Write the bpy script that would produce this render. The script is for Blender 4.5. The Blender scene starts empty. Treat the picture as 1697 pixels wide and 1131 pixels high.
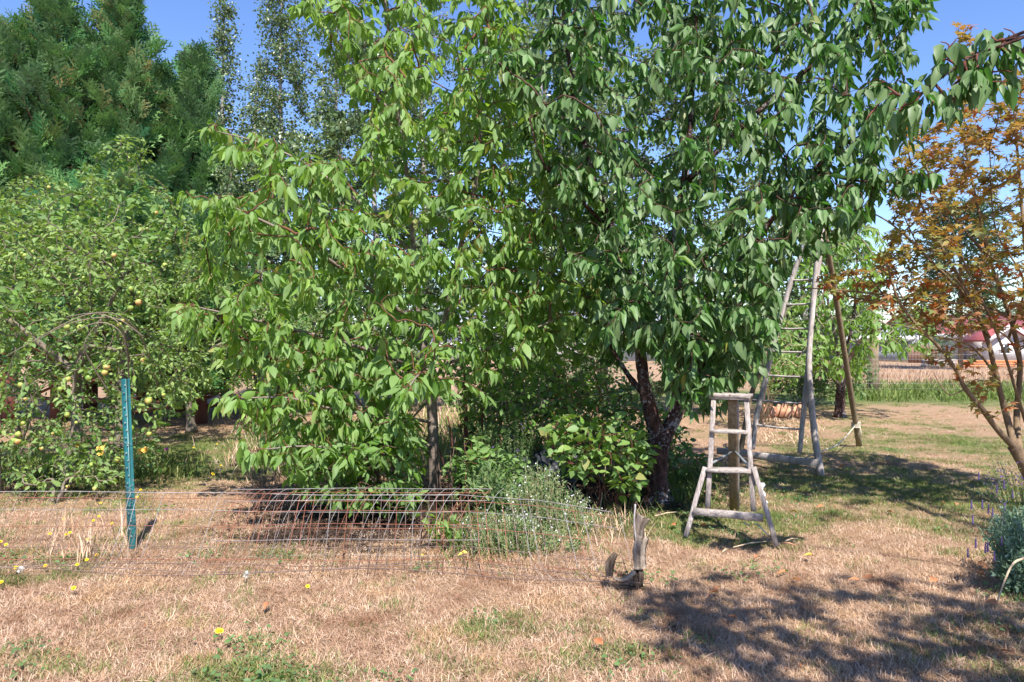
import bpy, math, random
import numpy as np
from mathutils import Vector, Matrix

random.seed(5)
rng = np.random.default_rng(11)
S = bpy.context.scene

# ------------------------------------------------------------------ camera
F, CX, CY, H = 1250.0, 848.5, 565.5, 1.6
cam_data = bpy.data.cameras.new('camera')
cam_data.sensor_width = 36.0
cam_data.lens = 36.0 * F / 1697.0
cam_data.clip_start = 0.05
cam_data.clip_end = 3000
cam = bpy.data.objects.new('camera', cam_data)
cam.location = (0, 0, H)
cam.rotation_euler = (math.radians(90), 0, 0)
S.collection.objects.link(cam)
S.camera = cam

# ------------------------------------------------------------------ light
SUN_EL = math.radians(54)
SUN_AZ = math.radians(167)          # clockwise from +Y: behind the camera, to the right
to_sun = Vector((math.sin(SUN_AZ) * math.cos(SUN_EL), math.cos(SUN_AZ) * math.cos(SUN_EL), math.sin(SUN_EL)))
W = bpy.data.worlds.new('World')
S.world = W
W.use_nodes = True
wn = W.node_tree
wn.nodes.clear()
sky = wn.nodes.new('ShaderNodeTexSky')
sky.sky_type = 'NISHITA'
sky.sun_disc = False
sky.sun_elevation = SUN_EL
sky.sun_rotation = SUN_AZ
sky.altitude = 0
sky.air_density = 1.0
sky.dust_density = 0.05
sky.ozone_density = 4.0
bg = wn.nodes.new('ShaderNodeBackground')
bg.inputs['Strength'].default_value = 0.118
wo = wn.nodes.new('ShaderNodeOutputWorld')
hsv = wn.nodes.new('ShaderNodeHueSaturation')
hsv.inputs['Saturation'].default_value = 1.12
hsv.inputs['Hue'].default_value = 0.512
wn.links.new(sky.outputs[0], hsv.inputs['Color'])
wn.links.new(hsv.outputs[0], bg.inputs[0])
wn.links.new(bg.outputs[0], wo.inputs[0])
sd = bpy.data.lights.new('sun', 'SUN')
sd.energy = 4.9
sd.angle = math.radians(0.53)
sd.color = (1.0, 0.955, 0.88)
sun = bpy.data.objects.new('sun', sd)
sun.rotation_euler = to_sun.to_track_quat('Z', 'Y').to_euler()
sun.location = (2, -4, 12)
S.collection.objects.link(sun)
S.view_settings.view_transform = 'Standard'
S.view_settings.look = 'None'
S.view_settings.exposure = 1.04
S.view_settings.gamma = 1.0
S.view_settings.use_curve_mapping = False
S.render.engine = 'CYCLES'
S.cycles.max_bounces = 8
S.cycles.transparent_max_bounces = 8
S.cycles.use_denoising = True

COL = S.collection


def A(*v):
    return np.array(v, dtype=float)


def P(px, py, Y):                    # pixel + distance -> point in the place
    return A((px - CX) * Y / F, Y, H - (py - CY) * Y / F)


def G(px, py):                       # pixel on the flat ground -> point
    Y = H * F / (py - CY)
    return A((px - CX) * Y / F, Y, 0)


def plane_pt(px, py, c, m, n):       # point on the slanted plane Y = c + m Z + n X
    a, k = (px - CX) / F, (py - CY) / F
    Y = (c + m * H) / (1 + m * k - n * a)
    return A(a * Y, Y, H - k * Y)


def nrm(v):
    v = np.asarray(v, float)
    return v / (np.linalg.norm(v, axis=-1, keepdims=True) + 1e-12)


# ------------------------------------------------------------------ materials
class NT:
    def __init__(s, name):
        s.m = bpy.data.materials.new(name)
        s.m.use_nodes = True
        s.t = s.m.node_tree
        s.t.nodes.clear()
        s.out = s.t.nodes.new('ShaderNodeOutputMaterial')

    def n(s, typ, **kw):
        nd = s.t.nodes.new('ShaderNode' + typ)
        for k, v in kw.items():
            if k in nd.inputs.keys() if hasattr(nd.inputs, 'keys') else False:
                s.put(nd.inputs[k], v)
            else:
                setattr(nd, k, v)
        return nd

    def put(s, sock, v):
        if isinstance(v, bpy.types.NodeSocket):
            s.t.links.new(v, sock)
        else:
            if sock.type == 'RGBA' and len(v) == 3:
                v = (*v, 1)
            sock.default_value = v

    def noise(s, scale, detail=4, rough=0.6, vec=None, dist=0):
        nd = s.n('TexNoise')
        nd.inputs['Scale'].default_value = scale
        nd.inputs['Detail'].default_value = detail
        nd.inputs['Roughness'].default_value = rough
        nd.inputs['Distortion'].default_value = dist
        if vec is not None:
            s.t.links.new(vec, nd.inputs['Vector'])
        return nd.outputs['Fac']

    def ramp(s, fac, stops):
        nd = s.n('ValToRGB')
        cr = nd.color_ramp
        while len(cr.elements) < len(stops):
            cr.elements.new(0.5)
        for e, (p, c) in zip(cr.elements, stops):
            e.position = p
            e.color = (*c, 1) if len(c) == 3 else c
        s.t.links.new(fac, nd.inputs[0])
        return nd.outputs[0]

    def mix(s, fac, a, b, blend='MIX'):
        nd = s.n('MixRGB')
        nd.blend_type = blend
        s.put(nd.inputs[0], fac)
        s.put(nd.inputs[1], a)
        s.put(nd.inputs[2], b)
        return nd.outputs[0]

    def math(s, op, a, b=0.0):
        nd = s.n('Math')
        nd.operation = op
        s.put(nd.inputs[0], a)
        s.put(nd.inputs[1], b)
        return nd.outputs[0]

    def coord(s, which='Object', scale=None):
        tc = s.n('TexCoord').outputs[which]
        if scale is None:
            return tc
        mp = s.n('Mapping')
        mp.inputs['Scale'].default_value = scale
        s.t.links.new(tc, mp.inputs[0])
        return mp.outputs[0]

    def bump(s, h, strength, dist=0.02):
        nd = s.n('Bump')
        nd.inputs['Strength'].default_value = strength
        nd.inputs['Distance'].default_value = dist
        s.t.links.new(h, nd.inputs['Height'])
        return nd.outputs[0]

    def pbsdf(s, color, rough=0.7, spec=0.3, normal=None, metal=0.0):
        nd = s.n('BsdfPrincipled')
        s.put(nd.inputs['Base Color'], color)
        s.put(nd.inputs['Roughness'], rough)
        s.put(nd.inputs['Specular IOR Level'], spec)
        s.put(nd.inputs['Metallic'], metal)
        if normal is not None:
            s.t.links.new(normal, nd.inputs['Normal'])
        return nd.outputs[0]

    def end(s, shader):
        s.t.links.new(shader, s.out.inputs[0])
        return s.m


def leaf_mat(name, stops, trans, tfac=0.38, rough=0.42, spec=0.45, veins=True):
    q = NT(name)
    at = q.n('Attribute')
    at.attribute_name = 'tint'
    col = q.ramp(at.outputs['Fac'], stops)
    co = q.n('Attribute')
    co.attribute_name = 'vein'
    if veins:
        col = q.mix(q.math('MULTIPLY', co.outputs['Fac'], 0.35), col, (0.25, 0.36, 0.10))
    hs = q.mix(0.75, col, trans, 'MIX')
    geo = q.n('NewGeometry')
    back = q.mix(q.math('MULTIPLY', geo.outputs['Backfacing'], 0.45), col, (0.20, 0.27, 0.13))
    pr = q.pbsdf(back, rough, spec)
    tr = q.n('BsdfTranslucent')
    q.put(tr.inputs[0], hs)
    mx = q.n('MixShader')
    mx.inputs[0].default_value = tfac
    q.t.links.new(pr, mx.inputs[1])
    q.t.links.new(tr.outputs[0], mx.inputs[2])
    return q.end(mx.outputs[0])


def bark_mat(name, c1, c2, c3=None, scale=(9, 9, 3), bump=0.6):
    q = NT(name)
    v = q.coord('Object', scale)
    n1 = q.noise(2.5, 7, 0.7, v)
    n2 = q.noise(14, 4, 0.7, v)
    f = q.math('ADD', q.math('MULTIPLY', n1, 0.65), q.math('MULTIPLY', n2, 0.35))
    st = [(0.3, c1), (0.62, c2)]
    if c3:
        st.append((0.72, c3))
    return q.end(q.pbsdf(q.ramp(f, st), 0.85, 0.2, q.bump(f, bump, 0.02)))


def plain_mat(name, c1, c2, rough=0.7, scale=6, bump=0.2, metal=0.0, spec=0.3):
    q = NT(name)
    n1 = q.noise(scale, 6, 0.65, q.coord())
    return q.end(q.pbsdf(q.ramp(n1, [(0.35, c1), (0.65, c2)]), rough, spec, q.bump(n1, bump, 0.01), metal))


def wood_mat(name, c1, c2, c3, axis_scale):
    q = NT(name)
    v = q.coord('Object', axis_scale)
    n1 = q.noise(3, 8, 0.7, v, 0.6)
    n2 = q.noise(2.2, 5, 0.6, q.coord())
    col = q.ramp(n1, [(0.3, c1), (0.5, c2), (0.7, c3)])
    col = q.mix(q.math('MULTIPLY', q.math('SUBTRACT', n2, 0.42), 2.2), col, c1)
    return q.end(q.pbsdf(col, 0.85, 0.2, q.bump(n1, 0.7, 0.006)))


M = {}
M['young_leaf'] = leaf_mat('young_cherry_leaf', [(0, (.04, .12, .018)), (.42, (.13, .28, .035)), (.8, (.25, .42, .09)), (.93, (.36, .38, .05)), (1, (.40, .26, .06))], (.36, .58, .04), .42, .52, .28)
M['dark_leaf'] = leaf_mat('dark_cherry_leaf', [(0, (.010, .050, .014)), (.5, (.028, .115, .022)), (.88, (.075, .21, .04)), (.94, (.16, .26, .05)), (1, (.34, .26, .04))], (.12, .36, .03), .30, .46, .32)
M['apple_leaf'] = leaf_mat('apple_leaf', [(0, (.045, .12, .02)), (.5, (.17, .29, .05)), (1, (.38, .48, .12))], (.38, .54, .06), .32, .55, .3, False)
M['shrub_leaf'] = leaf_mat('shrub_leaf', [(0, (.03, .085, .02)), (.5, (.065, .16, .03)), (1, (.15, .27, .06))], (.16, .36, .04), .34, .48, .35, False)
M['bramble_leaf'] = leaf_mat('bramble_leaf', [(0, (.03, .11, .02)), (.5, (.13, .30, .03)), (.85, (.30, .44, .06)), (.95, (.40, .30, .06)), (1, (.30, .06, .04))], (.30, .46, .05), .38, .5, .35)
M['lime_leaf'] = leaf_mat('bright_lime_leaf', [(0, (.12, .25, .04)), (1, (.22, .38, .09))], (.30, .48, .08), .38, .6, .25, False)
M['maple_leaf'] = leaf_mat('maple_leaf', [(0, (.10, .17, .03)), (.28, (.26, .26, .05)), (.50, (.44, .28, .06)), (.74, (.48, .15, .05)), (1, (.44, .035, .03))], (.58, .36, .07), .36, .55, .3, False)
M['birch_leaf'] = leaf_mat('birch_leaf', [(0, (.04, .085, .035)), (.5, (.10, .155, .055)), (1, (.22, .27, .12))], (.17, .26, .06), .28, .35, .5, False)
M['needle'] = leaf_mat('cypress_needle', [(0, (.018, .08, .045)), (.5, (.075, .22, .07)), (.93, (.24, .42, .12)), (1, (.22, .14, .05))], (.14, .32, .06), .28, .6, .25, False)
M['far_leaf'] = leaf_mat('far_tree_leaf', [(0, (.02, .05, .03)), (1, (.06, .11, .045))], (.06, .14, .04), .15, .6, .2, False)
M['silver_leaf'] = leaf_mat('silver_leaf', [(0, (.06, .13, .09)), (.5, (.15, .24, .17)), (1, (.30, .40, .30))], (.20, .32, .16), .25, .7, .2, False)
M['herb_leaf'] = leaf_mat('herb_leaf', [(0, (.07, .14, .05)), (.6, (.16, .25, .09)), (1, (.32, .32, .14))], (.26, .38, .10), .3, .6, .2, False)
M['petal_white'] = plain_mat('white_petal', (.62, .62, .66), (.8, .8, .78), .7)
M['petal_yellow'] = plain_mat('yellow_petal', (.72, .48, .02), (.80, .60, .03), .7)
M['petal_purple'] = plain_mat('purple_petal', (.055, .035, .11), (.14, .09, .24), .8)
M['petal_pink'] = plain_mat('pink_petal', (.6, .12, .42), (.75, .25, .55), .7)
M['seed_white'] = plain_mat('seed_head', (.62, .58, .52), (.75, .72, .66), .9)
M['young_bark'] = bark_mat('young_cherry_bark', (.10, .075, .065), (.30, .24, .20), (.38, .33, .29), (5, 5, 14), .4)
q = NT('old_cherry_bark')
v = q.coord('Object', (10, 10, 4))
n1 = q.noise(2.2, 8, .75, v)
n2 = q.noise(30, 4, .7, q.coord())
n3 = q.noise(3.2, 3, .6, q.coord())
c = q.ramp(n1, [(.36, (.018, .011, .010)), (.52, (.085, .045, .038)), (.68, (.17, .09, .075))])
lf = q.ramp(q.math('ADD', q.math('MULTIPLY', n2, .6), q.math('MULTIPLY', n3, .4)), [(.53, (0, 0, 0)), (.58, (.9, .9, .9))])
c = q.mix(lf, c, (.34, .34, .35))
M['old_bark'] = q.end(q.pbsdf(c, .9, .15, q.bump(n1, 1.0, .04)))
M['dark_twig'] = bark_mat('dark_cherry_twig', (.035, .018, .014), (.10, .055, .04), None, (9, 9, 9), .2)
M['twig'] = bark_mat('red_brown_twig', (.06, .03, .02), (.20, .09, .055), None, (9, 9, 9), .2)
M['gray_twig'] = bark_mat('gray_twig', (.10, .08, .06), (.26, .21, .16), None, (9, 9, 9), .3)
M['apple_twig'] = bark_mat('apple_twig', (.05, .038, .03), (.16, .125, .095), None, (9, 9, 9), .3)
M['maple_bark'] = bark_mat('maple_bark', (.10, .065, .04), (.26, .18, .11), (.34, .30, .20), (8, 8, 4), .4)
M['birch_bark'] = bark_mat('birch_bark', (.12, .09, .08), (.45, .42, .40), (.6, .58, .55), (3, 3, 12), .3)
M['red_trunk'] = bark_mat('red_brown_trunk', (.07, .025, .018), (.20, .08, .06), None, (9, 9, 3), .5)
M['old_wood'] = wood_mat('weathered_ladder_wood', (.20, .165, .15), (.46, .41, .39), (.66, .61, .585), (16, 16, 2.5))
M['old_wood_h'] = wood_mat('weathered_step_wood', (.20, .165, .145), (.46, .41, .385), (.66, .61, .57), (3, 18, 18))
M['step_wood'] = wood_mat('weathered_step_ladder_wood', (.12, .095, .08), (.34, .29, .265), (.54, .48, .445), (22, 22, 2.5))
M['step_wood_h'] = wood_mat('weathered_step_ladder_tread', (.13, .10, .085), (.36, .31, .28), (.56, .50, .455), (3, 22, 22))
M['brown_wood'] = wood_mat('brown_pole_wood', (.12, .085, .05), (.27, .20, .13), (.38, .30, .21), (14, 14, 2))
M['tan_wood'] = wood_mat('tan_bark_wood', (.11, .075, .055), (.30, .235, .18), (.48, .39, .31), (16, 16, 3))
M['dark_wood'] = wood_mat('dark_rotten_wood', (.025, .018, .014), (.08, .055, .04), (.16, .12, .09), (12, 12, 3))
M['gray_metal'] = plain_mat('galvanised_strut', (.22, .25, .27), (.38, .40, .42), .5, 20, .1, .5)
M['wire_gray'] = plain_mat('galvanised_wire', (.22, .20, .20), (.40, .37, .36), .55, 9, .1, .25)
M['wire_rust'] = plain_mat('rusty_wire', (.20, .07, .04), (.36, .15, .10), .85, 9, .1)
M['wire_dark'] = plain_mat('dark_wire', (.12, .08, .07), (.24, .17, .15), .8, 9, .1)
M['rope'] = plain_mat('pale_rope', (.42, .37, .28), (.6, .54, .43), .95, 60, .5)
M['black_plastic'] = plain_mat('black_plastic', (.008, .01, .016), (.03, .034, .044), .5, 3, .5, 0, .6)
M['brick'] = plain_mat('pale_orange_brick', (.40, .17, .10), (.58, .34, .22), .85, 20, .3)
M['orange_pipe'] = plain_mat('orange_pipe', (.50, .16, .06), (.62, .24, .10), .6, 5, .1)
q = NT('green_apple_skin')
n1 = q.noise(.9, 3, .6, q.coord())
oi_ = q.n('ObjectInfo').outputs['Random']
c = q.ramp(q.math('ADD', n1, q.math('MULTIPLY', q.math('SUBTRACT', oi_, .5), .35)), [(.35, (.16, .27, .045)), (.55, (.34, .40, .09)), (.68, (.42, .30, .10)), (.8, (.42, .13, .06))])
sp_n = q.ramp(q.noise(22, 2, .5, q.coord()), [(.62, (0, 0, 0)), (.68, (.5, .5, .5))])
M['apple_skin'] = q.end(q.pbsdf(q.mix(sp_n, c, (.12, .10, .04)), .45, .4))
M['rose'] = plain_mat('yellow_rose', (.75, .45, .08), (.85, .6, .15), .6)
M['house_white'] = plain_mat('white_siding', (.55, .56, .58), (.66, .67, .68), .8, 3, .05)
M['house_gray'] = plain_mat('blue_gray_siding', (.27, .32, .38), (.34, .39, .45), .8, 3, .05)
M['house_roof'] = plain_mat('gray_roof', (.28, .29, .32), (.38, .39, .42), .85, 12, .1)
M['red_roof'] = plain_mat('red_roof', (.26, .06, .06), (.34, .10, .095), .6, 6, .05)
M['trim_white'] = plain_mat('white_trim', (.7, .7, .7), (.8, .8, .8), .6)
M['glass_dark'] = plain_mat('window_glass', (.03, .04, .05), (.06, .075, .09), .12, 2, 0, 0, .8)
M['brown_board'] = plain_mat('brown_board', (.16, .09, .07), (.26, .16, .12), .85)
M['leaf_litter'] = plain_mat('fallen_leaf_brown', (.30, .10, .04), (.45, .20, .09), .8, 30)
M['leaf_yellow'] = plain_mat('fallen_leaf_yellow', (.62, .38, .05), (.75, .5, .10), .7, 30)
M['straw_stick'] = plain_mat('straw_stick', (.45, .33, .20), (.60, .47, .32), .85, 30)
M['mulch'] = plain_mat('dark_soil', (.035, .022, .016), (.10, .065, .045), .95, 25, .8)
M['brush_twig'] = plain_mat('dead_brush', (.08, .05, .04), (.24, .16, .13), .9, 9)

# post paint
q = NT('green_post_paint')
n1 = q.noise(7, 8, 0.75, q.coord())
c = q.ramp(n1, [(0.32, (.010, .075, .08)), (0.55, (.014, .115, .12)), (0.72, (.04, .17, .165))])
n2 = q.noise(16, 6, .7, q.coord())
c = q.mix(q.ramp(n2, [(.60, (0, 0, 0)), (.68, (.75, .75, .75))]), c, (.20, .17, .13))
M['post_green'] = q.end(q.pbsdf(c, .42, .5, q.bump(n1, .1, .004)))
M['stud'] = plain_mat('scuffed_stud', (.02, .06, .06), (.22, .30, .28), .5, 30)


# ------------------------------------------------------------------ mesh helpers
def mesh_arrays(name, V, T, tint=None, vein=None, smooth=False):
    """V (n,3), T (m,3 or m,4) arrays -> mesh"""
    me = bpy.data.meshes.new(name)
    V = np.ascontiguousarray(V, dtype=np.float32)
    T = np.ascontiguousarray(T, dtype=np.int32)
    k = T.shape[1]
    me.vertices.add(len(V))
    me.vertices.foreach_set('co', V.ravel())
    me.loops.add(T.size)
    me.loops.foreach_set('vertex_index', T.ravel())
    me.polygons.add(len(T))
    me.polygons.foreach_set('loop_start', np.arange(0, T.size, k, dtype=np.int32))
    me.polygons.foreach_set('loop_total', np.full(len(T), k, dtype=np.int32))
    if smooth:
        me.polygons.foreach_set('use_smooth', np.ones(len(T), dtype=bool))
    if tint is not None:
        a = me.attributes.new('tint', 'FLOAT', 'POINT')
        a.data.foreach_set('value', np.ascontiguousarray(tint, dtype=np.float32))
    if vein is not None:
        a = me.attributes.new('vein', 'FLOAT', 'POINT')
        a.data.foreach_set('value', np.ascontiguousarray(vein, dtype=np.float32))
    me.update(calc_edges=True)
    return me


def wloc(parent):
    v = Vector((0, 0, 0))
    p = parent
    while p is not None:
        v = v + p.location
        p = p.parent
    return np.array(v)


def obj(name, me, mat=None, parent=None, **props):
    o = bpy.data.objects.new(name, me)
    COL.objects.link(o)
    if mat is not None and len(me.materials) == 0:
        me.materials.append(mat)
    if parent is not None:
        o.parent = parent
    for k, v in props.items():
        o[k] = v
    return o


def put(name, V, T, mat, parent=None, tint=None, vein=None, smooth=False, **props):
    """world-space arrays -> object under parent (parents are unrotated empties/objects)"""
    V = np.asarray(V, float)
    if parent is not None:
        V = V - wloc(parent)
    return obj(name, mesh_arrays(name, V, T, tint, vein, smooth), mat, parent, **props)


def thing(name, label, cat, loc=(0, 0, 0), group=None):
    o = bpy.data.objects.new(name, None)
    o.empty_display_size = 0.1
    o.location = tuple(float(x) for x in loc)
    COL.objects.link(o)
    o['label'] = label
    o['category'] = cat
    if group:
        o['group'] = group
    return o


def tag(o, label, cat, group=None):
    o['label'] = label
    o['category'] = cat
    if group:
        o['group'] = group
    return o


class Geo:
    """collects triangles/quads (as triangles) in world space"""

    def __init__(s):
        s.V, s.T, s.n = [], [], 0

    def add(s, V, T):
        V = np.asarray(V, float)
        T = np.asarray(T, int)
        if T.shape[1] == 4:
            T = np.concatenate([T[:, [0, 1, 2]], T[:, [0, 2, 3]]])
        s.V.append(V)
        s.T.append(T + s.n)
        s.n += len(V)
        return s

    def tube(s, pts, rad, sides=6, cap=True, wob=0.0, squash=1.0):
        pts = np.asarray(pts, float)
        n = len(pts)
        rad = np.broadcast_to(np.asarray(rad, float), (n,))
        tan = nrm(np.gradient(pts, axis=0))
        ref = A(0, 0, 1) if abs(tan[0][2]) < 0.9 else A(1, 0, 0)
        u = nrm(np.cross(ref, tan[0]))
        ang = np.arange(sides) * 2 * math.pi / sides
        rings = []
        for i in range(n):
            u = nrm(u - tan[i] * np.dot(u, tan[i]))
            w = np.cross(tan[i], u)
            r = rad[i] * (1 + wob * rng.uniform(-1, 1, sides))
            rings.append(pts[i] + (np.cos(ang) * r)[:, None] * u + (np.sin(ang) * r * squash)[:, None] * w)
        V = np.concatenate(rings)
        i = np.arange(n - 1)[:, None] * sides
        j = np.arange(sides)[None, :]
        j2 = (j + 1) % sides
        Q = np.stack([i + j, i + j2, i + sides + j2, i + sides + j], -1).reshape(-1, 4)
        T = np.concatenate([Q[:, [0, 1, 2]], Q[:, [0, 2, 3]]])
        if cap:
            V = np.concatenate([V, pts[[0]], pts[[-1]]])
            a = n * sides
            jj = np.arange(sides)
            c1 = np.stack([np.full(sides, a), (jj + 1) % sides, jj], -1)
            c2 = np.stack([np.full(sides, a + 1), (n - 1) * sides + jj, (n - 1) * sides + (jj + 1) % sides], -1)
            T = np.concatenate([T, c1, c2])
        return s.add(V, T)

    def beam(s, p0, p1, w, t, up=(0, 0, 1), bev=0.12, warp=0.0, seg=4):
        """rectangular timber with chamfered edges; w along side, t along up"""
        p0, p1 = A(*p0), A(*p1)
        d = nrm(p1 - p0)
        side = nrm(np.cross(d, up))
        upv = np.cross(side, d)
        b = min(w, t) * bev
        prof = [(-w / 2 + b, -t / 2), (w / 2 - b, -t / 2), (w / 2, -t / 2 + b), (w / 2, t / 2 - b),
                (w / 2 - b, t / 2), (-w / 2 + b, t / 2), (-w / 2, t / 2 - b), (-w / 2, -t / 2 + b)]
        prof = np.array(prof)
        V = []
        for i in range(seg + 1):
            f = i / seg
            c = p0 + (p1 - p0) * f
            if 0 < i < seg and warp:
                c = c + side * rng.uniform(-warp, warp) + upv * rng.uniform(-warp, warp)
            k = 1 + (rng.uniform(-.05, .05) if warp else 0)
            V.append(c + prof[:, [0]] * side * k + prof[:, [1]] * upv * k)
        V = np.concatenate(V)
        i = np.arange(seg)[:, None] * 8
        j = np.arange(8)[None, :]
        j2 = (j + 1) % 8
        Q = np.stack([i + j, i + j2, i + 8 + j2, i + 8 + j], -1).reshape(-1, 4)
        T = [(0, k + 1, k) for k in range(1, 7)]
        e = seg * 8
        T += [(e, e + k, e + k + 1) for k in range(1, 7)]
        s.add(V, Q)
        s.T.append(np.array(T) + s.n - len(V))
        return s

    def box(s, x0, x1, y0, y1, z0, z1):
        V = [(x, y, z) for z in (z0, z1) for y in (y0, y1) for x in (x0, x1)]
        return s.add(V, [(0, 2, 3, 1), (4, 5, 7, 6), (0, 1, 5, 4), (2, 6, 7, 3), (0, 4, 6, 2), (1, 3, 7, 5)])

    def out(s, name, mat, parent=None, smooth=False, **props):
        V = np.concatenate(s.V)
        T = np.concatenate(s.T)
        return put(name, V, T, mat, parent, smooth=smooth, **props)


def spline(pts, n=12):
    """Catmull-Rom through points (any dimension)"""
    pts = [np.asarray(p, float) for p in pts]
    pts = [2 * pts[0] - pts[1]] + pts + [2 * pts[-1] - pts[-2]]
    res = []
    for i in range(1, len(pts) - 2):
        a, b, c, d = pts[i - 1:i + 3]
        for k in range(n):
            t = k / n
            res.append(0.5 * ((2 * b) + (c - a) * t + (2 * a - 5 * b + 4 * c - d) * t * t + (3 * b - a - 3 * c + d) * t ** 3))
    res.append(pts[-2])
    return np.array(res)


# ------------------------------------------------------------------ leaf templates: verts (n,3), tris, vein weight
def tpl_ovate(w=0.22, droop=0.22, fold=0.10, n=4):
    ys = np.linspace(0, 1, n + 1)
    wid = w * np.sin(np.pi * ys ** 0.8) ** 0.85 * (1 - 0.25 * ys)
    V, ve = [], []
    for i, y in enumerate(ys):
        z = -droop * y ** 2.2
        V.append((0, y, z)); ve.append(1)
        if 0 < i < n:
            V.append((-wid[i], y - .03, z + fold * wid[i] / w)); ve.append(0)
            V.append((wid[i], y - .03, z + fold * wid[i] / w)); ve.append(0)
    T = []
    idx = [[0]] + [[1 + 3 * k, 2 + 3 * k, 3 + 3 * k] for k in range(n - 1)] + [[1 + 3 * (n - 1)]]
    for i in range(n):
        a, b = idx[i], idx[i + 1]
        if len(a) == 1:
            T += [(a[0], b[0], b[1]), (a[0], b[2], b[0])]
        elif len(b) == 1:
            T += [(a[0], b[0], a[1]), (a[0], a[2], b[0])]
        else:
            T += [(a[0], b[0], b[1]), (a[0], b[1], a[1]), (a[0], a[2], b[2]), (a[0], b[2], b[0])]
    return np.array(V, float), np.array(T)[:, ::-1].copy(), np.array(ve, float)


def tpl_kite(w=0.3, fold=0.06):
    V = A(0, 0, 0), A(-w, .42, fold), A(0, 1, -.1), A(w, .42, fold)
    return np.array(V), np.array([(0, 2, 1), (0, 3, 2)]), np.zeros(4)


def tpl_maple():
    V = [(0, 0, 0)]
    angs = [-110, -82, -58, -30, -14, 0, 14, 30, 58, 82, 110]
    rad = [.5, .28, .8, .36, .62, 1.0, .62, .36, .8, .28, .5]
    for a, r in zip(angs, rad):
        t = math.radians(a)
        V.append((r * math.sin(t) * .95, .18 + r * math.cos(t) * .82, -.12 * r * r))
    T = [(0, i + 1, i) for i in range(1, 11)]
    return np.array(V, float), np.array(T)[:, ::-1].copy(), np.zeros(len(V))


def tpl_spray(seed=0, nb=8, drop=0.15):
    r = np.random.default_rng(seed)
    V, T = [], []

    def blade(p, q, w):
        d = nrm(q - p)
        s = np.cross(d, A(0, 0, 1)) * w
        k = len(V)
        V.extend([p - s, p + s, q])
        T.append((k, k + 1, k + 2))

    blade(A(0, 0, 0), A(0, 1, -drop), .034)
    for i in range(nb):
        y = .10 + .82 * i / nb
        sd = 1 if i % 2 else -1
        L = (.42 * (1 - y) ** .7 + .1) * r.uniform(.8, 1.2)
        p = A(0, y, -drop * y * y)
        ang = math.radians(r.uniform(32, 50))
        d = A(sd * math.sin(ang), math.cos(ang), r.uniform(-.25, .12))
        qd = p + d * L
        blade(p, qd, .040)
        for k in (.4, .75):
            pp = p + d * L * k
            for s2 in ((1, -1) if L > .36 else (sd,)):
                a2 = ang * sd + s2 * math.radians(35)
                dd = A(math.sin(a2), math.cos(a2), r.uniform(-.15, .1))
                blade(pp, pp + dd * L * .42, .034)
    return np.array(V), np.array(T), np.zeros(len(V))


def tpl_blade(w=.05, bend=.25):
    V = [(-w, 0, 0), (w, 0, 0), (-w * .8, .5, bend * .22), (w * .8, .5, bend * .22), (0, 1, bend)]
    return np.array(V, float), np.array([(0, 1, 3), (0, 3, 2), (2, 3, 4)]), np.zeros(5)


def leaves_arrays(tpl, O, D, N, S_, tint):
    V0, T0, ve = tpl
    D = nrm(D)
    X = nrm(np.cross(D, N))
    Z = np.cross(X, D)
    S_ = np.asarray(S_)[:, None, None]
    wv = rng.uniform(.78, 1.18, (len(O), 1, 1))
    V = O[:, None, :] + S_ * (V0[None, :, 0:1] * wv * X[:, None, :] + V0[None, :, 1:2] * D[:, None, :] + V0[None, :, 2:3] * Z[:, None, :])
    n, k = len(O), len(V0)
    T = T0[None] + (np.arange(n) * k)[:, None, None]
    return V.reshape(-1, 3), T.reshape(-1, 3), np.repeat(tint, k), np.tile(ve, n)


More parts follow.
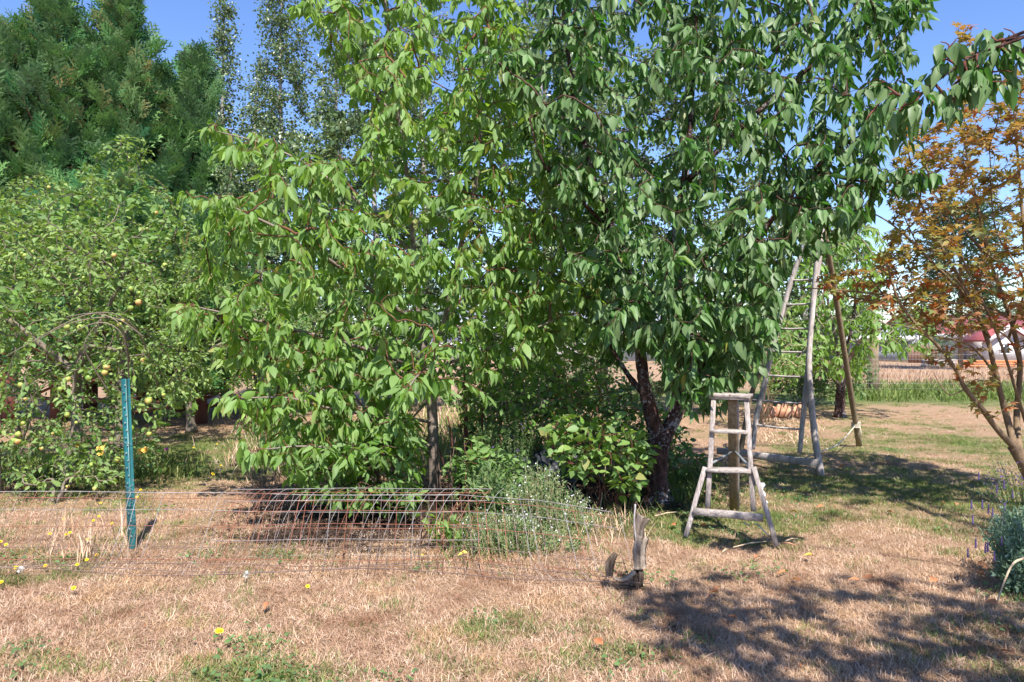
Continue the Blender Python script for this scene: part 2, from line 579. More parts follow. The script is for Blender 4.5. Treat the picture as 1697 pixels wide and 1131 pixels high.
# ------------------------------------------------------------------ growing
class Skel:
    def __init__(s):
        s.p, s.d, s.par, s.r, s.shoots, s.tips = [], [], [], [], [], []

    def limb(s, pts, r):
        """add a hand-placed limb's points as nodes others can sprout from"""
        d = nrm(np.gradient(np.asarray(pts), axis=0))
        for i, (p, dd) in enumerate(zip(pts, d)):
            s.p.append(p); s.d.append(dd); s.r.append(r[i] if np.ndim(r) else r)
            s.par.append(-1)

    def grow(s, targets, up=0.25, sag=0.1, step=0.14, order=True, wig=.05, reach=None):
        tg = np.asarray(targets)
        if order:
            P0 = np.array(s.p)
            dm = np.array([np.min(np.linalg.norm(P0 - t, axis=1)) for t in tg])
            tg = tg[np.argsort(dm)]
        for t in tg:
            PP = np.array(s.p)
            DD = np.array(s.d)
            v = t - PP
            L = np.linalg.norm(v, axis=1) + 1e-6
            cosb = np.einsum('ij,ij->i', v, DD) / L
            cost = L * (1.35 - 0.35 * cosb)
            i = int(np.argmin(cost))
            if L[i] < 0.05 or (reach and L[i] > reach):
                continue
            p0, d0, dist = PP[i], DD[i], L[i]
            c = p0 + d0 * dist * .35 + A(0, 0, up * dist) * .6
            k = max(3, int(dist / step))
            tt = np.linspace(0, 1, k + 1)[1:, None]
            pts = (1 - tt) ** 2 * p0 + 2 * tt * (1 - tt) * c + tt ** 2 * t
            pts = pts + A(0, 0, -1) * sag * dist * tt ** 3 + rng.normal(0, wig * dist / k, pts.shape) * .6
            dd = nrm(np.gradient(np.concatenate([[p0], pts]), axis=0))[1:]
            base = len(s.p)
            for j in range(k):
                s.p.append(pts[j]); s.d.append(dd[j]); s.r.append(0)
                s.par.append(i if j == 0 else base + j - 1)
            s.shoots.append((i, base, k))

    def geo(s, r0=0.0022, expo=.45, rmax=0.05, sides=4):
        n = len(s.p)
        cnt = np.ones(n)
        for i in range(n - 1, -1, -1):
            if s.par[i] >= 0:
                cnt[s.par[i]] += cnt[i] * 1.0
        R = np.minimum(r0 * cnt ** expo, rmax)
        g = Geo()
        for (i, base, k) in s.shoots:
            pts = np.array([s.p[i]] + s.p[base:base + k])
            rr = np.concatenate([[min(R[base] * 1.05, s.r[i] * .8 if s.r[i] else R[base] * 1.05)], R[base:base + k]])
            g.tube(pts, rr, sides if rr[0] < .012 else sides + 2, cap=False)
        return g

    def leaves(s, spacing=.04, length=.5, tip=3, hang=.9, side=.7, fwd=.35, size=.14, sv=.30, jit=.35, flat=0.3, inner=0.0):
        """leaf anchors along the outer `length` of each shoot; returns O,D,N,S,shoot index"""
        O, D, N, Z, I = [], [], [], [], []
        for q_, (i, base, k) in enumerate(s.shoots):
            pts = np.array([s.p[i]] + s.p[base:base + k])
            seg = np.linalg.norm(np.diff(pts, axis=0), axis=1)
            cum = np.concatenate([[0], np.cumsum(seg)])
            tot = cum[-1]
            L = length * rng.uniform(.75, 1.2)
            a = max(0, tot - L)
            ts = np.arange(tot, a, -spacing * rng.uniform(.85, 1.15))
            if inner and a > .1:
                ts = np.concatenate([ts, rng.uniform(0, a, int(a * inner))])
            sgn = 1
            for m, t in enumerate(ts):
                j = min(np.searchsorted(cum, t) - 1, k - 1)
                j = max(j, 0)
                f = (t - cum[j]) / max(seg[j], 1e-6)
                p = pts[j] + (pts[j + 1] - pts[j]) * f
                d = nrm(pts[j + 1] - pts[j])
                sd = np.cross(d, A(0, 0, 1))
                sd = nrm(sd) if np.linalg.norm(sd) > .15 else nrm(A(rng.normal(), rng.normal(), 0))
                reps = tip if m == 0 else 1
                for _ in range(reps):
                    sgn = -sgn
                    dv = d * fwd + sd * sgn * side + A(0, 0, -hang) + rng.normal(0, jit, 3)
                    dv = nrm(dv)
                    outn = sd * sgn * .6 + A(0, 0, flat) + A(0, 0, 1) * .4 + rng.normal(0, .35, 3)
                    O.append(p + dv * .02); D.append(dv); N.append(outn); I.append(q_)
                    Z.append(size * np.clip(rng.normal(1, sv), .45, 1.45) * (0.8 if m < 2 else 1))
        return np.array(O), np.array(D), np.array(N), np.array(Z), np.array(I)


def in_poly(px, py, poly):
    x, y = np.array(poly, float).T
    c = np.zeros(len(px), bool)
    j = len(x) - 1
    for i in range(len(x)):
        m = ((y[i] > py) != (y[j] > py)) & (px < (x[j] - x[i]) * (py - y[i]) / (y[j] - y[i] + 1e-9) + x[i])
        c ^= m
        j = i
    return c


def fill(poly, Y0, half, n, round_=True, low=None):
    """n points in a crown whose outline seen from the lawn is poly and whose depth is Y0 +- half (rounded)"""
    poly = np.array(poly, float)
    lo, hi = poly.min(0), poly.max(0)
    c = poly.mean(0)
    res = []
    while len(res) < n:
        px = rng.uniform(lo[0], hi[0], n * 3)
        py = rng.uniform(lo[1], hi[1], n * 3)
        m = in_poly(px, py, poly)
        for x, y in zip(px[m], py[m]):
            e = max(abs(x - c[0]) / (hi[0] - lo[0]) * 2, abs(y - c[1]) / (hi[1] - lo[1]) * 2) if round_ else 0
            h = half * math.sqrt(max(.12, 1 - e ** 2 * .85))
            u = rng.uniform(-1, 1)
            u = math.copysign(abs(u) ** .7, u)
            p = P(x, y, Y0 + h * u)
            if p[2] > (low or .15):
                res.append(p)
    return np.array(res[:n])


def clear(tg, x0, x1, y0, y1, Ymax):
    px = CX + tg[:, 0] / tg[:, 1] * F
    py = CY - (tg[:, 2] - H) / tg[:, 1] * F
    return tg[~((px > x0) & (px < x1) & (py > y0) & (py < y1) & (tg[:, 1] < Ymax))]


TINTS = 10
_variants = {}


def leaf_variant(key, tpl, mat, k):
    kk = (key, k)
    if kk not in _variants:
        V, T, ve = tpl
        me = mesh_arrays('leaf_' + key, V, T, np.full(len(V), (k + .5) / TINTS), ve)
        me.materials.append(mat)
        _variants[kk] = me
    return _variants[kk]


def foliage(root, tpl, mat, L, tint, key, singles=0, name='foliage', leafname='leaf'):
    O, D, N, Z, I = L
    if singles:
        near = O[:, 1]
        px = CX + O[:, 0] / np.maximum(near, .1) * F
        py = CY - (O[:, 2] - H) / np.maximum(near, .1) * F
        vis = (px > 5) & (px < 1690) & (py > 5) & (py < 1125)
        score = np.where(vis, near / Z, 1e9)
        order = np.argsort(score)
        pick = order[:singles]
        rest = order[singles:]
        b = wloc(root)
        Dn = nrm(D)
        X = nrm(np.cross(Dn, N))
        Zv = np.cross(X, Dn)
        for i in pick:
            tt_ = tpl if isinstance(tpl, list) else [tpl]
            vi = int(i) % len(tt_)
            me = leaf_variant(key + str(vi), tt_[vi], mat, int(min(TINTS - 1, tint[i] * TINTS)))
            o = bpy.data.objects.new(leafname, me)
            COL.objects.link(o)
            o.parent = root
            s_ = Z[i]
            mt = Matrix(((X[i][0] * s_, Dn[i][0] * s_, Zv[i][0] * s_, O[i][0] - b[0]),
                         (X[i][1] * s_, Dn[i][1] * s_, Zv[i][1] * s_, O[i][1] - b[1]),
                         (X[i][2] * s_, Dn[i][2] * s_, Zv[i][2] * s_, O[i][2] - b[2]), (0, 0, 0, 1)))
            o.matrix_basis = mt
        O, D, N, Z, tint = O[rest], D[rest], N[rest], Z[rest], tint[rest]
    tl = tpl if isinstance(tpl, list) else [tpl]
    VV, TT, II, EE, off = [], [], [], [], 0
    for v in range(len(tl)):
        m = np.arange(len(O)) % len(tl) == v
        V, T, ti, ve = leaves_arrays(tl[v], O[m], D[m], N[m], Z[m], tint[m])
        VV.append(V); TT.append(T + off); II.append(ti); EE.append(ve); off += len(V)
    return put(name, np.concatenate(VV), np.concatenate(TT), mat, root, np.concatenate(II), np.concatenate(EE), kind='stuff')


def tints(L, spread=.5, yellow=0.0, base=.5, shoot_var=.18, grad=0):
    n = len(L[0])
    sv = rng.normal(0, shoot_var, L[4].max() + 1)
    t = base + sv[L[4]] + rng.uniform(-spread / 2, spread / 2, n)
    t = np.clip(t, 0.02, .84)
    if yellow:
        t[rng.uniform(size=n) < yellow] = .98
    return t


def limbs(root, specs, mat, sk, sides=8, wob=.05):
    """specs: (name, [(px,py,Y)...] or points, r0, r1)"""
    for nm, pts, r0, r1 in specs:
        pts = [P(*p) if not isinstance(p, np.ndarray) else p for p in pts]
        sp = spline(pts, 6)
        rr = r0 + (r1 - r0) * np.linspace(0, 1, len(sp)) ** .8
        if nm == 'trunk':
            rr[0] *= 1.35
            rr[1] *= 1.15
        Geo().tube(sp, rr, sides, wob=wob).out(nm, mat, root, smooth=True)
        sk.limb(sp[2:], rr[2:])
        if nm == 'limb':
            q_ = sp[int(len(sp) * .45):]
            sk.tips += [p + rng.normal(0, .09, 3) for p in np.repeat(q_, 2, axis=0)] + [sp[-1] + nrm(sp[-1] - sp[-3]) * .12 + rng.normal(0, .04, 3) for _ in range(4)]


# ------------------------------------------------------------------ GROUND
def greenness(x, y):
    """how green the summer lawn is: 0 straw, 1 green"""
    x = np.asarray(x, float)
    y = np.asarray(y, float)
    g = .24 + .20 * np.sin(x * 1.3 + 1.7 * np.sin(y * .9)) * np.sin(y * 1.1 + 1.2 * np.sin(x * .7 + 2))
    g += .10 * np.sin(x * 3.1 + y * 2.3) * np.sin(y * 4.1 - x * 1.7)

    def blob(cx, cy, rx, ry, a):
        return a * np.exp(-((x - cx) / rx) ** 2 - ((y - cy) / ry) ** 2)
    g += blob(-4.0, 5.0, 1.5, .7, .35) + blob(-5.3, 9.3, 2.2, 1.2, .7) + blob(-3.6, 12.0, 2.0, 2.4, .6)
    g += blob(1.6, 6.7, 1.2, .7, .35) + blob(3.6, 7.6, 1.8, 1.0, .36) + blob(6, 11, 4, 3.0, .34) + blob(9, 22, 9, 3.0, .9) + blob(.5, 3.8, .35, .25, .5) + blob(-1.2, 3.55, .4, .15, .45) + blob(-.2, 4.2, .3, .2, .4) + blob(-2.2, 3.8, .5, .25, .3)
    g += blob(3.0, 4.0, 1.6, .5, .25) + blob(2.1, 8.6, 1.5, .8, .4)
    g -= blob(-1.2, 4.4, 3.0, 1.2, .18) + blob(-2.6, 7.6, 1.2, .9, .2) + blob(3.0, 11.0, 1.2, 1.0, .35)
    far = np.clip((y - 27) / 6, 0, 1)
    g = g * (1 - far) + .12 * far
    return np.clip(g, 0, 1)


def soil_shade(x, y):
    """shade painted into the ground under shrubs and cherries, over bare earth and mulch"""
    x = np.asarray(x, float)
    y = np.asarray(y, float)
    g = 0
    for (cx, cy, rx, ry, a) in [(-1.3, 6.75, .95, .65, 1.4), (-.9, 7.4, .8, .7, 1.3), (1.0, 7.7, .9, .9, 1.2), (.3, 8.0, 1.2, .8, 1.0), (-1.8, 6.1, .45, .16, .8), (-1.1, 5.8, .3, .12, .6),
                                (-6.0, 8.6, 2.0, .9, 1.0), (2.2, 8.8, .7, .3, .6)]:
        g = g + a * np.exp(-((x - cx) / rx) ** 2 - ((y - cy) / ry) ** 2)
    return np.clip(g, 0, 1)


def hgt(x, y):
    x = np.asarray(x, float)
    y = np.asarray(y, float)
    return (.012 * np.sin(x * 2.1 + y * .7) * np.sin(y * 1.9 - x * .5) + .007 * np.sin(x * 5.3) * np.sin(y * 6.1)) * np.clip(1 - (y - 14) / 10, 0, 1)


def build_ground():
    xs = np.concatenate([-np.geomspace(900, 12.2, 26), np.arange(-12, 12.01, .16), np.geomspace(12.2, 900, 26)])
    ys = np.concatenate([-np.geomspace(600, 3.2, 18), np.arange(-3, 16.01, .16), np.geomspace(16.3, 1500, 40)])
    X, Y = np.meshgrid(xs, ys)
    V = np.stack([X, Y, hgt(X, Y)], -1).reshape(-1, 3)
    nx, ny = len(xs), len(ys)
    i = np.arange(ny - 1)[:, None] * nx
    j = np.arange(nx - 1)[None, :]
    Q = np.stack([i + j, i + j + 1, i + j + 1 + nx, i + j + nx], -1).reshape(-1, 4)
    me = mesh_arrays('ground', V, Q, smooth=True)
    a = me.attributes.new('green', 'FLOAT', 'POINT')
    a.data.foreach_set('value', greenness(V[:, 0], V[:, 1]).astype(np.float32))
    a = me.attributes.new('shade_soil', 'FLOAT', 'POINT')
    a.data.foreach_set('value', soil_shade(V[:, 0], V[:, 1]).astype(np.float32))
    q = NT('lawn_soil')
    so = q.n('Attribute')
    so.attribute_name = 'shade_soil'
    at = q.n('Attribute')
    at.attribute_name = 'green'
    co = q.coord()
    f1 = q.noise(60, 5, .7, co)
    f2 = q.noise(3.1, 6, .65, co)
    f3 = q.noise(260, 3, .7, co)
    straw = q.ramp(f1, [(.3, (.16, .085, .05)), (.5, (.36, .22, .135)), (.72, (.55, .38, .25))])
    straw = q.mix(q.math('MULTIPLY', f3, .5), straw, (.36, .26, .17))
    green = q.ramp(f1, [(.3, (.035, .06, .015)), (.55, (.12, .17, .045)), (.75, (.26, .28, .10))])
    gf = q.math('ADD', at.outputs['Fac'], q.math('MULTIPLY', q.math('SUBTRACT', f2, .5), 1.1))
    gf = q.ramp(gf, [(.30, (0, 0, 0)), (.75, (.9, .9, .9))])
    col = q.mix(gf, straw, green)
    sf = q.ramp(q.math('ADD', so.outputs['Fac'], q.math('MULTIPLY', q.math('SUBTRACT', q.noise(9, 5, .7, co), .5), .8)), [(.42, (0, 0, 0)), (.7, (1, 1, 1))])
    shade_dirt = q.ramp(f1, [(.3, (.02, .013, .01)), (.7, (.08, .052, .038))])  # dark tone paints the shade under the shrubs as well as bare earth
    col = q.mix(sf, col, shade_dirt)
    bm = q.bump(f1, .9, .03)
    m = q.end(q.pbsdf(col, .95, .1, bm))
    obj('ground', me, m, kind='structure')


build_ground()


# ------------------------------------------------------------------ grass (instanced tufts = stuff)
def grass_mat(name, stops, trans):
    q = NT(name)
    at = q.n('Attribute')
    at.attribute_name = 'tint'
    oi = q.n('ObjectInfo')
    f = q.math('ADD', q.math('MULTIPLY', at.outputs['Fac'], .6), q.math('MULTIPLY', oi.outputs['Random'], .4))
    col = q.ramp(f, stops)
    pos = q.n('NewGeometry').outputs['Position']
    b1 = q.noise(1.7, 4, .6, pos)
    b2 = q.noise(6.0, 3, .6, pos)
    k = q.ramp(q.math('ADD', q.math('MULTIPLY', b1, .6), q.math('MULTIPLY', b2, .4)), [(.36, (.56, .44, .39)), (.5, (1, 1, 1)), (.66, (1, .95, .76))])
    col = q.mix(1.0, col, k, 'MULTIPLY')
    pr = q.pbsdf(col, .7, .2)
    tr = q.n('BsdfTranslucent')
    q.put(tr.inputs[0], trans)
    mx = q.n('MixShader')
    mx.inputs[0].default_value = .25
    q.t.links.new(pr, mx.inputs[1])
    q.t.links.new(tr.outputs[0], mx.inputs[2])
    return q.end(mx.outputs[0])


M['straw'] = grass_mat('dry_grass_blade', [(.05, (.17, .085, .05)), (.3, (.42, .26, .155)), (.62, (.62, .425, .30)), (.95, (.84, .67, .53))], (.5, .36, .22))
M['grass'] = grass_mat('green_grass_blade', [(.05, (.05, .09, .02)), (.5, (.14, .20, .05)), (.95, (.36, .36, .14))], (.22, .32, .06))


def tuft(name, n, radius, hmin, hmax, lean, w, mat, seed):
    r = np.random.default_rng(seed)
    rad = radius * np.sqrt(r.uniform(0, 1, n))
    a = r.uniform(0, 2 * np.pi, n)
    O = np.stack([rad * np.cos(a), rad * np.sin(a), np.full(n, -.004)], -1)
    la = r.uniform(0, 2 * np.pi, n)
    ln = lean * r.uniform(.2, 1.3, n)
    D = nrm(np.stack([np.cos(la) * ln, np.sin(la) * ln, np.ones(n)], -1))
    N = np.stack([-np.cos(la), -np.sin(la), np.full(n, .3)], -1) + r.normal(0, .3, (n, 3))
    V, T, ti, ve = leaves_arrays(tpl_blade(w, -.3), O, D, N, r.uniform(hmin, hmax, n), r.uniform(0, 1, n))
    me = mesh_arrays(name, V, T, ti)
    me.materials.append(mat)
    return bpy.data.objects.new(name, me)       # not linked: only a source for the ground cover


def scatter(name, pts, src, smin, smax):
    me = bpy.data.meshes.new(name)
    me.from_pydata([tuple(p) for p in pts], [], [])
    o = obj(name, me, kind='stuff')
    ng = bpy.data.node_groups.new(name, 'GeometryNodeTree')
    ng.interface.new_socket('Geometry', in_out='INPUT', socket_type='NodeSocketGeometry')
    ng.interface.new_socket('Geometry', in_out='OUTPUT', socket_type='NodeSocketGeometry')
    gi, go = ng.nodes.new('NodeGroupInput'), ng.nodes.new('NodeGroupOutput')
    ip = ng.nodes.new('GeometryNodeInstanceOnPoints')
    oi = ng.nodes.new('GeometryNodeObjectInfo')
    oi.inputs['Object'].default_value = src
    oi.inputs['As Instance'].default_value = True
    rr = ng.nodes.new('FunctionNodeRandomValue')
    rr.data_type = 'FLOAT_VECTOR'
    rr.inputs[0].default_value = (-.12, -.12, 0)
    rr.inputs[1].default_value = (.12, .12, 6.283)
    rs = ng.nodes.new('FunctionNodeRandomValue')
    rs.data_type = 'FLOAT'
    rs.inputs[2].default_value = smin
    rs.inputs[3].default_value = smax
    rs.inputs['Seed'].default_value = 5
    L = ng.links.new
    L(gi.outputs[0], ip.inputs['Points'])
    L(oi.outputs['Geometry'], ip.inputs['Instance'])
    L(rr.outputs[0], ip.inputs['Rotation'])
    L(rs.outputs[1], ip.inputs['Scale'])
    L(ip.outputs[0], go.inputs[0])
    md = o.modifiers.new('scatter', 'NODES')
    md.node_group = ng
    return o


def lawn_points(n, y0, y1, fn):
    res = []
    while len(res) < n:
        m = n * 2
        y = y0 * (y1 / y0) ** rng.uniform(0, 1, m)          # denser near
        x = rng.uniform(-1, 1, m) * (.74 * y + 1.0)
        k = rng.uniform(0, 1, m) < fn(x, y)
        x, y = x[k], y[k]
        res += list(zip(x, y, hgt(x, y)))
    return np.array(res[:n])


gn = lambda x, y: greenness(x, y) + .22 * np.sin(x * 7.7 + 3 * np.sin(y * 5.1)) * np.sin(y * 8.3 + x * 2.2)
straw_a = tuft('dry_tuft', 80, .11, .014, .045, 1.5, .04, M['straw'], 1)
straw_b = tuft('dry_tuft', 40, .14, .02, .065, 2.4, .022, M['straw'], 2)
green_a = tuft('green_tuft', 60, .09, .02, .055, .7, .04, M['grass'], 3)
scatter('dry_grass', lawn_points(11500, 2.7, 17, lambda x, y: np.clip(1.15 - 1.0 * gn(x, y), .12, 1) * (1 - .8 * soil_shade(x, y))), straw_a, .75, 1.35)
scatter('dry_grass', lawn_points(4200, 2.7, 12, lambda x, y: np.clip(1.1 - 1.1 * gn(x, y), .05, 1) * (1 - .95 * soil_shade(x, y))), straw_b, .7, 1.4)
M['dark_litter'] = plain_mat('shade_leaf_litter', (.02, .013, .010), (.075, .046, .032), .95, 25)  # litter kept dark to deepen the shade painted on this ground
litter = tuft('litter_tuft', 36, .14, .02, .07, 2.6, .07, M['dark_litter'], 4)


def flat_leaves(name, n, tpl, size, mat, seed, z=.02, rad=.12, up=.25):
    r = np.random.default_rng(seed)
    O = np.stack([r.normal(0, rad, n), r.normal(0, rad, n), r.uniform(.3, 1, n) * z], -1)
    a = r.uniform(0, 6.28, n)
    V, T, ti, ve = leaves_arrays(tpl, O, np.stack([np.cos(a), np.sin(a), r.uniform(-.1, up, n)], -1), r.normal(0, .3, (n, 3)) + A(0, 0, 1), r.uniform(.6, 1.3, n) * size, r.uniform(0, 1, n))
    me = mesh_arrays(name, V, T, ti, ve)
    me.materials.append(mat)
    return bpy.data.objects.new(name, me)


clov = flat_leaves('clover_tuft', 40, tpl_ovate(.42, .1, .05, 3), .026, M['shrub_leaf'], 8, .035, .07, .5)
scatter('clover', lawn_points(230, 2.8, 11, lambda x, y: np.clip(2.2 * gn(x, y) - .6, .02, 1)), clov, .6, 1.3)
lit2 = flat_leaves('small_leaf_litter', 1, tpl_ovate(.25, .3, .15, 3), .045, M['leaf_litter'], 9, .03, .05, .5)
scatter('leaf_litter', lawn_points(330, 2.8, 14, lambda x, y: np.clip(.12 + .5 * (x > .3), 0, 1) + 0 * y), lit2, .5, 1.2)
M['thatch'] = plain_mat('bare_thatch', (.10, .06, .04), (.24, .15, .10), .95, 25)
thatch = tuft('thatch_tuft', 46, .16, .01, .035, 2.8, .06, M['thatch'], 12)
scatter('thatch', lawn_points(900, 2.8, 12, lambda x, y: np.clip(.5 + np.sin(x * 4.4 + y) * np.sin(y * 3.6 - x * 1.3), 0, 1)), thatch, .6, 1.5)

scatter('shade_litter', lawn_points(1500, 4.5, 10, lambda x, y: np.clip(soil_shade(x, y) * 1.2 - .15, 0, 1)), litter, .6, 1.4)
scatter('green_grass', lawn_points(5200, 2.7, 19, lambda x, y: np.clip(1.8 * gn(x, y) - .5, 0.02, .8) * (1 - .8 * soil_shade(x, y))), green_a, .6, 1.4)


def tall_grass(name, centers, n, hmin, hmax, mat, w=.02, lean=.35, spread=.12):
    O = np.concatenate([c + rng.normal(0, 1, (n, 3)) * A(spread, spread, 0) for c in centers])
    O[:, 2] = 0
    m = len(O)
    la = rng.uniform(0, 2 * np.pi, m)
    ln = lean * rng.uniform(.2, 1.4, m)
    D = np.stack([np.cos(la) * ln, np.sin(la) * ln, np.ones(m)], -1)
    N = np.stack([-np.cos(la), -np.sin(la), np.full(m, .3)], -1)
    V, T, ti, ve = leaves_arrays(tpl_blade(w, -.25), O, D, N, rng.uniform(hmin, hmax, m), rng.uniform(0, 1, m))
    return put(name, V, T, mat, None, ti, kind='stuff')


cs = [G(rng.uniform(1380, 1720), rng.uniform(636, 665)) for _ in range(170)]
tall_grass('weeds', cs, 34, .06, .38, M['grass'], .05, .9, .45)
cs = [G(rng.uniform(1200, 1800), rng.uniform(606, 640)) for _ in range(160)]
tall_grass('tall_dry_grass', cs, 34, .12, .35, M['straw'], .04, .4, .6)
cs = [G(rng.uniform(-60, 330), rng.uniform(760, 795)) for _ in range(70)]
tall_grass('weeds', cs, 26, .08, .25, M['grass'], .04, .5, .14)
cs = [G(rng.uniform(1085, 1190), rng.uniform(790, 835)) for _ in range(30)]
tall_grass('weeds', cs, 22, .10, .30, M['grass'], .03, .6, .08)
cs = [G(rng.uniform(930, 1080), rng.uniform(830, 895)) for _ in range(30)]
tall_grass('tall_dry_grass', cs, 16, .05, .22, M['straw'], .018, 1.0, .1)
tall_grass('weeds', cs, 12, .05, .24, M['grass'], .02, 1.0, .1)
cs = [G(rng.uniform(380, 520), rng.uniform(700, 790)) for _ in range(50)]
tall_grass('tall_dry_grass', cs, 20, .06, .28, M['straw'], .02, .6, .25)
cs = [G(rng.uniform(560, 1000), rng.uniform(640, 740)) for _ in range(70)]
tall_grass('tall_dry_grass', cs, 22, .12, .45, M['straw'], .02, .6, .3)
cs = [G(rng.uniform(620, 1000), rng.uniform(680, 770)) for _ in range(50)]
tall_grass('weeds', cs, 24, .2, .55, M['grass'], .03, .45, .2)
cs = [G(rng.uniform(740, 1040), rng.uniform(855, 935)) for _ in range(46)]
tall_grass('dry_wisps', cs, 12, .05, .22, M['straw'], .016, 1.3, .12)
cs = [G(rng.uniform(740, 1000), rng.uniform(845, 930)) for _ in range(36)]
tall_grass('grass_wisps', cs, 12, .06, .26, M['grass'], .02, 1.1, .12)
cs = [G(rng.uniform(90, 190), rng.uniform(870, 935)) for _ in range(10)]
tall_grass('tall_dry_grass', cs, 8, .15, .3, M['straw'], .02, .3, .08)

# ------------------------------------------------------------------ BACKGROUND BUILDINGS
def house(name, label, x0, x1, y0, y1, zw, zr, ridge, wall, roof, windows, cat='house'):
    """gabled house; ridge 'x' or 'y'; windows: (x0,x1,z0,z1) on the front wall y0"""
    r = thing(name, label, cat, ((x0 + x1) / 2, y0, 0))
    g = Geo()
    g.box(x0, x1, y0, y1, 0, zw)
    if ridge == 'y':
        xm = (x0 + x1) / 2
        g.add([(x0, y0, zw), (x1, y0, zw), (xm, y0, zr - .1), (x0, y1, zw), (x1, y1, zw), (xm, y1, zr - .1)],
              [(0, 1, 2), (3, 5, 4)])
    else:
        ym = (y0 + y1) / 2
        g.add([(x0, y0, zw), (x0, y1, zw), (x0, ym, zr - .1), (x1, y0, zw), (x1, y1, zw), (x1, ym, zr - .1)],
              [(0, 1, 2), (3, 5, 4)])
    g.out('wall', wall, r)
    e, t = .5, .18
    if ridge == 'y':
        xm = (x0 + x1) / 2
        for sx in (x0, x1):
            s_ = -1 if sx == x0 else 1
            g = Geo()
            zz = zw - e * (zr - zw) / abs(xm - sx)
            V = [(sx + s_ * e, y0 - e, zz), (xm, y0 - e, zr), (xm, y1 + e, zr), (sx + s_ * e, y1 + e, zz)]
            V += [(a, b, c_ + t) for a, b, c_ in V]
            g.add(V, [(0, 3, 2, 1), (4, 5, 6, 7), (0, 1, 5, 4), (1, 2, 6, 5), (2, 3, 7, 6), (3, 0, 4, 7)])
            g.out('roof', roof, r)
            gb = Geo()
            gb.beam((sx + s_ * (e + .01), y0 - e - .06, zz + .05), (xm, y0 - e - .06, zr + .05), .1, .28, (0, 0, 1), seg=1)
            gb.out('barge_board', M['trim_white'], r)
    else:
        ym = (y0 + y1) / 2
        for sy in (y0, y1):
            s_ = -1 if sy == y0 else 1
            g = Geo()
            zz = zw - e * (zr - zw) / abs(ym - sy)
            V = [(x0 - e, sy + s_ * e, zz), (x1 + e, sy + s_ * e, zz), (x1 + e, ym, zr), (x0 - e, ym, zr)]
            V += [(a, b, c_ + t) for a, b, c_ in V]
            g.add(V, [(0, 3, 2, 1), (4, 5, 6, 7), (0, 1, 5, 4), (1, 2, 6, 5), (2, 3, 7, 6), (3, 0, 4, 7)])
            g.out('roof', roof, r)
        Geo().box(x0 - e, x1 + e, y0 - e - .12, y0 - e - .003, zw - .28, zw + .12).out('gutter', M['trim_white'], r)
    for (a, b, c_, d) in windows:
        w = Geo()
        f = .09
        w.box(a, b, y0 - .06, y0 - .003, d - f, d).box(a, b, y0 - .06, y0 - .003, c_, c_ + f)
        w.box(a, a + f, y0 - .06, y0 - .003, c_ + f + .001, d - f - .001).box(b - f, b, y0 - .06, y0 - .003, c_ + f + .001, d - f - .001)
        wo_ = w.out('window', M['trim_white'], r)
        Geo().box(a + f, b - f, y0 - .03, y0 - .004, c_ + f, d - f).out('pane', M['glass_dark'], wo_)
    return r


def X_(px, Y):
    return (px - CX) * Y / F


def Z_(py, Y):
    return H - (py - CY) * Y / F


house('far_house', 'pale gray low house seen in gaps between the green leaves behind the orchard', X_(1030, 60), X_(1338, 60), 60, 70,
      Z_(548, 60), Z_(518, 60), 'x', M['house_gray'], M['house_roof'],
      [(X_(p, 60), X_(p + 26, 60), .9, 2.0) for p in (1060, 1130, 1210, 1290)])
house('far_barn', 'long white barn glimpsed behind the bright young cherry tree', X_(640, 64), X_(985, 64), 64, 76,
      Z_(545, 64), Z_(512, 64), 'x', M['house_white'], M['house_roof'],
      [(X_(p, 64), X_(p + 22, 64), .9, 2.0) for p in (690, 790, 900)], 'barn')
house('far_house', 'blue-gray house with one white-framed window beside the back fence post', X_(1392, 62), X_(1512, 62), 62, 70,
      Z_(560, 62), Z_(541, 62), 'x', M['house_gray'], M['house_roof'],
      [(X_(1428, 62), X_(1441, 62), .45, 1.75), (X_(1460, 62), X_(1476, 62), .7, 1.6)])
rh = house('red_roofed_house', 'white house with a red metal roof behind the orange maple', X_(1556, 66), X_(1745, 66), 66, 78,
           Z_(556, 66), Z_(521, 66), 'x', M['house_white'], M['red_roof'],
           [(X_(1600, 66), X_(1616, 66), .8, 1.9)])
house('white_garage', 'white gabled outbuilding in front of the red roofed house', X_(1640, 62), X_(1700, 62), 62, 65.2,
      Z_(560, 62), Z_(540, 62), 'y', M['house_white'], M['red_roof'], [(X_(1656, 62), X_(1674, 62), .5, 1.4)], 'outbuilding')
# board fence between the houses
bf = thing('board_fence', 'brown board fence between the blue-gray house and the red roof', 'fence', (X_(1500, 55), 55, 0))
for k in range(10):
    x = X_(1505, 55) + k * .22
    g = Geo().box(x, x + .205, 55, 55.03, 0, Z_(572, 55) + rng.uniform(-.03, .03))
    g.out('board', M['brown_board'], bf)
